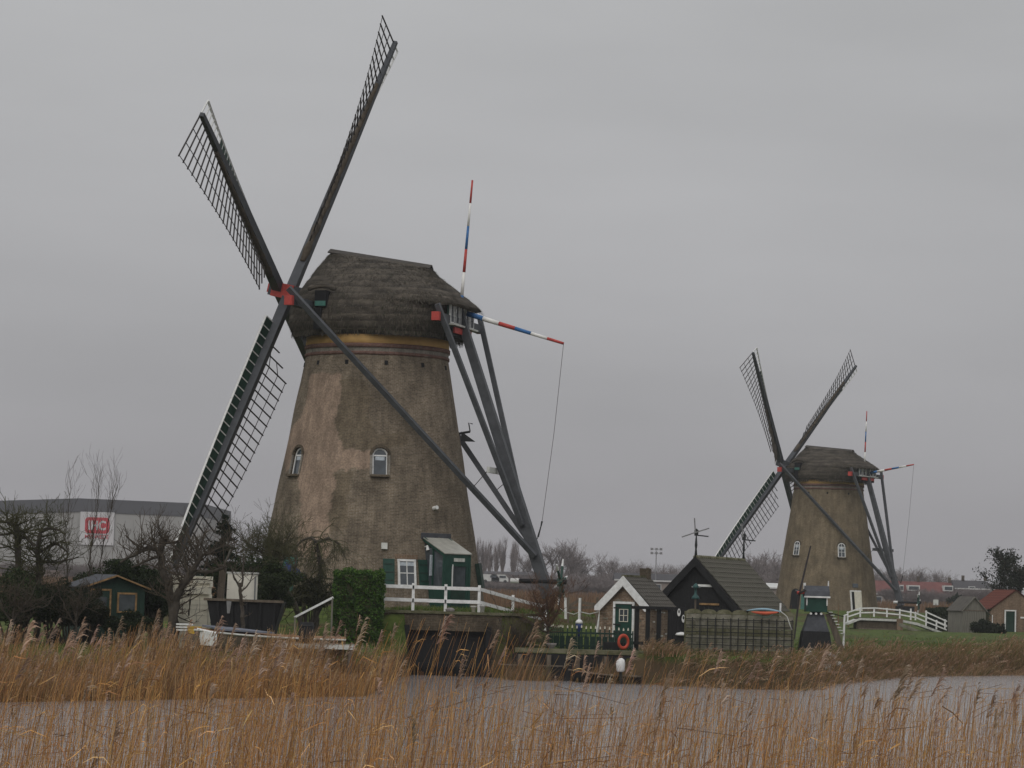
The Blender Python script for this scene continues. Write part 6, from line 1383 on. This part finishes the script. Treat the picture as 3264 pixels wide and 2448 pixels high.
class Pool:
    def __init__(s): s.v = []; s.f = []; s.c = []; s.n = 0
    def add(s, v, f, c): s.v.append(v); s.f.append(f + s.n); s.c.append(c); s.n += len(v)
    def build(s, name, label, cat=None, mat_='veg'):
        o = np_mesh(name, np.concatenate(s.v), np.concatenate(s.f), M[mat_], None, (0, 0, 0), np.concatenate(s.c)); return tag(o, label, cat, None, "stuff")
def mixcol(n, cols, jit=.18):
    c = np.array(cols)[RG.integers(0, len(cols), n)]; return np.clip(c * RG.uniform(1 - jit, 1 + jit, (n, 1)) * RG.uniform(.94, 1.06, (n, 3)), 0, 1)
def stalks(pool, base, top_z, lean, rad, col, nseg=5, curve=1.9):
    """three-sided stems"""
    n = len(base); t = np.linspace(0, 1, nseg + 1); h = top_z - base[:, 2]; rings = []
    for k in t:
        c = base.copy(); c[:, :2] += lean * (k ** curve); c[:, 2] += h * k - .04 * h * k ** 4 * np.hypot(lean[:, 0], lean[:, 1])
        for q in range(3):
            a = 2.094 * q; rings.append(c + np.array([math.cos(a), math.sin(a), 0]) * (rad * (1 - .6 * k))[:, None])
    v = np.stack(rings, 1).reshape(-1, 3); m = 3 * (nseg + 1); b = (np.arange(n) * m)[:, None]; fs = []
    for k in range(nseg):
        for q in range(3): fs.append(b + np.array([[3 * k + q, 3 * k + (q + 1) % 3, 3 * k + 3 + (q + 1) % 3, 3 * k + 3 + q]]))
    pool.add(v, np.concatenate(fs), np.repeat(col, m, 0))
def plumes(pool, base, top_z, lean, scale, nst, col, wind=(1., 0.15), width=.006):
    """feathery seed heads on the stem tips, combed by the wind"""
    n = len(base); h = top_z - base[:, 2]; ln_h = np.maximum(np.hypot(lean[:, 0], lean[:, 1]), 1e-3)[:, None]
    tip = base.copy(); tip[:, :2] += lean; tip[:, 2] = top_z
    tang = np.concatenate([lean * 1.9, h[:, None]], 1); tang /= np.linalg.norm(tang, axis=1)[:, None]
    idx = np.repeat(np.arange(n), nst); m = len(idx); s = scale[idx]; f = RG.uniform(0, 1, m)
    org = tip[idx] - tang[idx] * (s * .30 * f)[:, None] + tang[idx] * (s * .05)[:, None]
    ln = s * (.045 + .10 * np.sin(np.clip(f, .03, 1) * 2.6)) * RG.uniform(.6, 1.25, m)
    d = np.stack([wind[0] * RG.uniform(.15, 1.0, m), RG.normal(0, .45, m) + wind[1], RG.uniform(-.15, .75, m)], 1) + tang[idx] * .75
    d /= np.linalg.norm(d, axis=1)[:, None]; p1 = org + d * (ln * .55)[:, None]; p2 = org + d * ln[:, None] - np.array([0, 0, 1.]) * (ln * .38)[:, None]
    sd = np.cross(d, RG.normal(size=(m, 3))); sd /= np.linalg.norm(sd, axis=1)[:, None]; w = width * s / .9 * RG.uniform(.6, 1.3, m); w = w[:, None]
    v = np.stack([org - sd * w, org + sd * w, p1 - sd * w * 1.2, p1 + sd * w * 1.2, p2 - sd * w * .4, p2 + sd * w * .4], 1).reshape(-1, 3)
    b = (np.arange(m) * 6)[:, None]; fq2 = np.concatenate([b + np.array([[0, 1, 3, 2]]), b + np.array([[2, 3, 5, 4]])]); pool.add(v, fq2, np.repeat(col[idx] * RG.uniform(.75, 1.2, (m, 1)), 6, 0))
def leaves(pool, base, top_z, lean, per, col, lmin=.22, lmax=.5, width=.009):
    n = len(base); idx = np.repeat(np.arange(n), per); m = len(idx); t0 = RG.uniform(.25, .93, m); h = (top_z - base[:, 2])[idx]
    o = base[idx].copy(); o[:, :2] += lean[idx] * (t0 ** 1.9)[:, None]; o[:, 2] += h * t0
    a = RG.normal(0, 1.1, m); L = RG.uniform(lmin, lmax, m); e = RG.uniform(.5, 1.4, m); d = np.stack([np.cos(a) * np.cos(e), np.sin(a) * np.cos(e), np.sin(e)], 1); sd = np.stack([-np.sin(a), np.cos(a), np.zeros(m)], 1) * .6 + np.array([0, 0, .8]) * RG.choice([-1, 1], m)[:, None]
    vs = []
    for k, wf in ((0, .5), (.35, 1), (.7, .8), (1, .1)):
        c = o + d * (L * k)[:, None] - np.array([0, 0, 1.]) * (L * .75 * k ** 2.2 * RG.uniform(.2, 1.1, m))[:, None]; vs += [c - sd * width * wf, c + sd * width * wf]
    v = np.stack(vs, 1).reshape(-1, 3); b = (np.arange(m) * 8)[:, None]; pool.add(v, np.concatenate([b + np.array([[2 * k, 2 * k + 1, 2 * k + 3, 2 * k + 2]]) for k in range(3)]), np.repeat(col[idx] * RG.uniform(.7, 1.25, (m, 1)), 8, 0))

REED = [(0.62, 0.35, 0.130), (0.56, 0.30, 0.100), (0.47, 0.25, 0.095), (0.70, 0.44, 0.20), (0.36, 0.18, 0.075), (.26, .14, .07)]
PLUME = [(0.38, 0.275, 0.20), (0.30, 0.21, 0.15), (0.44, 0.33, 0.25)]
pool = Pool()
# the dense near stand
N = 6000; Yr = RG.uniform(20, 41, N); sxr = RG.uniform(-160, 3420, N)
clump = .5 + .5 * np.sin(sxr * .011 + 1.0) * np.sin(sxr * .0047 + Yr * .2) + .35 * np.sin(sxr * .031 + Yr * .35)
keep = RG.uniform(0, 1, N) < np.clip(.36 + .7 * clump, .10, 1) * np.interp(sxr, [0, 500, 900], [.72, .85, 1]); Yr, sxr = Yr[keep], sxr[keep]; N = len(Yr)
ytop = np.interp(sxr, [0, 400, 900, 1300, 1700, 2100, 2500, 3000, 3264], [2225, 2185, 2130, 2150, 2195, 2215, 2200, 2215, 2205]) + RG.gamma(2.0, 62, N) - 60
def survey(sx, sy, Y):
    k = Y / FPX; x = (sx - W / 2) * k * math.cos(ROLL) ; z = CZ - (sy - (HZ + (sx - W / 2) * math.tan(ROLL))) * k; return x, z
xr_, zr_ = survey(sxr, ytop, Yr); base = np.stack([xr_ - .1, Yr, np.full(N, -.35)], 1); lean = np.stack([RG.normal(.13, .16, N), RG.normal(0, .15, N)], 1); base[:, 0] -= lean[:, 0]
col = mixcol(N, REED); stalks(pool, base, zr_, lean, RG.uniform(.0030, .0050, N), col); leaves(pool, base, zr_, lean, 1, col, .15, .40, .0045)
hp_ = RG.uniform(0, 1, N) < .012
plumes(pool, base[hp_], zr_[hp_], lean[hp_], RG.uniform(.6, .95, hp_.sum()), 26, mixcol(hp_.sum(), PLUME))
# tall stems with plumes
N = 460; sxr = np.concatenate([RG.uniform(-40, 1750, 300), RG.uniform(1750, 3300, 160)]); Yr = RG.uniform(21, 38, N)
ytop = np.interp(sxr, [0, 250, 500, 620, 800, 1000, 1300, 1700, 1850, 2050, 2350, 2600, 2800, 3000, 3264], [1970, 2000, 1965, 1960, 2010, 2005, 1945, 1985, 2060, 2080, 2050, 2060, 2110, 2140, 2150]) + np.abs(RG.normal(0, 75, N)) - 15
xr_, zr_ = survey(sxr, ytop, Yr); lean = np.stack([RG.normal(.52, .2, N), RG.normal(0, .15, N)], 1); base = np.stack([xr_ - lean[:, 0], Yr, np.full(N, -.35)], 1)
col = mixcol(N, REED); stalks(pool, base, zr_, lean, RG.uniform(.0035, .005, N), col, 6); leaves(pool, base, zr_, lean, 2, col, .15, .40, .005)
hp_ = RG.uniform(0, 1, N) < .27; plumes(pool, base[hp_], zr_[hp_], lean[hp_], RG.uniform(.5, .95, hp_.sum()), 34, mixcol(hp_.sum(), PLUME), width=.0042)
# stubble and broken stems low in the stand
N = 420; sxr = RG.uniform(-100, 3360, N); Yr = RG.uniform(22, 40, N); xr_, zr_ = survey(sxr, RG.uniform(2180, 2440, N), Yr)
L_ = RG.gamma(2.0, .11, N); a_ = RG.normal(.2, .7, N); v0 = np.stack([xr_, Yr, zr_], 1); v1 = v0 + np.stack([L_ * np.cos(a_), RG.normal(0, .1, N), L_ * np.sin(a_)], 1); w_ = np.array([0, 0, .007])
pool.add(np.stack([v0 - w_ * .4, v0 + w_ * .4, v1 + w_ * .3, v1 - w_ * .3], 1).reshape(-1, 3), np.arange(N * 4).reshape(-1, 4), np.repeat(mixcol(N, [(0.22, .11, .06), (.42, .26, .13), (.14, .09, .06)]), 4, 0))
pool.build("near_reeds", "tall tan reeds with plumes along the near bank", "reeds")

# reeds along the far bank
def bank_pts(n, x0, x1, d0, d1):
    x = RG.uniform(x0, x1, n); y = np.interp(x, BX, BY) + RG.uniform(d0, d1, n); return x, y, np.maximum(G(x, y), -.25)
pool = Pool(); FPL = [(0.36, 0.25, 0.17), (0.30, 0.20, 0.13)]; FARREED = [(0.46, 0.28, 0.13), (0.40, 0.235, 0.105), (0.33, 0.195, 0.095), (0.52, 0.34, 0.18), (.20, .12, .06)]
N = 16000; x, y, z = bank_pts(N, -20, -3.9, -1.3, 1.7); h = RG.uniform(.75, 1.35, N) * (1 + .18 * np.sin(x * 1.7)) ; h = np.where(x > -5.5, h * .85, h)
base = np.stack([x, y, z - .1], 1); lean = np.stack([RG.normal(.16, .18, N), RG.normal(0, .2, N)], 1); v, f, c = blades(base, z + h, lean, RG.uniform(.008, .014, N), mixcol(N, FARREED), 3); pool.add(v, f, c)
hp_ = RG.uniform(0, 1, N) < .10; plumes(pool, base[hp_], (z + h)[hp_], lean[hp_], RG.uniform(.7, 1.0, hp_.sum()), 9, mixcol(hp_.sum(), FPL), width=.010)
pool.build("bank_reeds", "brown reed belt on the far bank before the garden", "reeds")
pool = Pool(); SEDGE = [(0.30, 0.185, 0.10), (0.25, 0.145, 0.075), (0.21, 0.135, 0.065), (0.35, 0.23, 0.14), (.085, .095, .03)]
N = 20000; x, y, z = bank_pts(N, 5.2, 34, -1.0, 3.4); inl = RG.uniform(0, 1, N) < np.clip(1.15 - .2 * (y - np.interp(x, BX, BY)), .12, 1); x, y, z = x[inl], y[inl], z[inl]; N = len(x)
h = RG.uniform(.22, .62, N) * (1 + .3 * np.sin(x * 1.3 + y * .4)) * np.interp(x, [5, 6.5, 10.5, 12, 30], [.9, .6, .6, .95, 1.15]); lean = np.stack([RG.normal(.28, .28, N), RG.normal(-.08, .25, N)], 1)
base = np.stack([x, y, z - .08], 1); v, f, c = blades(base, z + h, lean, RG.uniform(.010, .018, N), mixcol(N, SEDGE), 3); pool.add(v, f, c)
hp_ = RG.uniform(0, 1, N) < .08; plumes(pool, base[hp_], (z + h)[hp_], lean[hp_], RG.uniform(.7, 1.1, hp_.sum()), 9, mixcol(hp_.sum(), FPL), width=.012)
N = 2600; x = RG.uniform(-.2, 6.2, N); y = np.interp(x, BX, BY) - RG.uniform(.2, 1.8, N); z = np.full(N, -.3); h = RG.uniform(.5, 1.35, N) * (.6 + .4 * np.sin(x * 2.1)); lean = np.stack([RG.normal(.25, .2, N), RG.normal(-.05, .15, N)], 1); base = np.stack([x, y, z], 1)
v, f, c = blades(base, z + h, lean, RG.uniform(.007, .013, N), mixcol(N, SEDGE), 3); pool.add(v, f, c)
pool.build("bank_sedge", "brown bent sedge and reeds along the far bank on the right", "sedge")
# rough grass on the lawns
pool = Pool(); GRASS = [(0.070, 0.120, 0.020), (0.095, 0.145, 0.028), (0.050, 0.085, 0.018), (0.14, 0.13, 0.045)]
N = 26000; x = RG.uniform(-16, 36, N); y = np.interp(x, BX, BY) + 1.5 + RG.gamma(1.5, 9, N); ok = ~((x > -3.8) & (x < -.5) & (y < 116)) & ~((x > px(2186, 114)) & (x < px(2532, 114)) & (np.abs(y - 114) < .3)); x, y = x[ok], y[ok]; N = len(x); z = G(x, y)
base = np.stack([x, y, z - .03], 1); lean = RG.normal(0, .08, (N, 2)); v, f, c = blades(base, z + RG.uniform(.05, .2, N), lean, RG.uniform(.010, .022, N), mixcol(N, GRASS, .25), 2); pool.add(v, f, c)
N = 1500; x = RG.uniform(-4.4, .9, N); y = RG.uniform(114.3, 116.5, N); z = np.full(N, 2.44); v, f, c = blades(np.stack([x, y, z], 1), z + RG.uniform(.04, .14, N), RG.normal(0, .04, (N, 2)), RG.uniform(.010, .02, N), mixcol(N, GRASS, .25), 2); pool.add(v, f, c)
pool.build("lawn_grass", "short rough green grass on the lawns around the mills", "grass")
# reed field of the polder behind
pool = Pool(); N = 42000; y = 150 + 380 * RG.uniform(0, 1, N) ** 1.2; x = RG.uniform(-.19, .21, N) * y
ok = (np.hypot(x + 6.1, y - 134) > 24) & (np.hypot(x - 29.8, y - 277) > 30) & ~((x > 14) & (y < 245)) ; x, y = x[ok], y[ok]; N = len(x); z = G(x, y)
hgt = np.interp(y, [150, 200, 300, 530], [1.4, 1.7, 2.1, 2.6]) * RG.uniform(.75, 1.1, N); base = np.stack([x, y, z - .05], 1)
v, f, c = blades(base, z + hgt, np.stack([RG.normal(.2, .2, N), RG.normal(0, .2, N)], 1), np.interp(y, [150, 530], [.025, .10]) * RG.uniform(.7, 1.3, N), mixcol(N, [(0.20, 0.115, 0.065), (0.17, 0.10, 0.06), (0.235, 0.145, 0.085), (.13, .085, .055)]), 2); pool.add(v, f, c)
pool.build("polder_reeds", "far brown reed field of the polder behind the mills", "reeds")

# ------------------------------------------------------------------ winter haze
hz_b = MB(); hz_b.box((0, 1600, 12.0), (7000, 4200, 27.0))
hm = bpy.data.materials.new('winter_haze'); hm.use_nodes = True; hn = hm.node_tree; hn.nodes.clear()
ho = hn.nodes.new("ShaderNodeOutputMaterial"); pv = hn.nodes.new("ShaderNodeVolumePrincipled")
pv.inputs["Color"].default_value = (0.86, 0.86, 0.88, 1); pv.inputs["Density"].default_value = 0.00022; pv.inputs["Anisotropy"].default_value = 0.1
hn.links.new(pv.outputs[0], ho.inputs["Volume"])
tag(hz_b.build("haze", hm, None), "thin pale winter haze over the polder", None, None, "stuff")
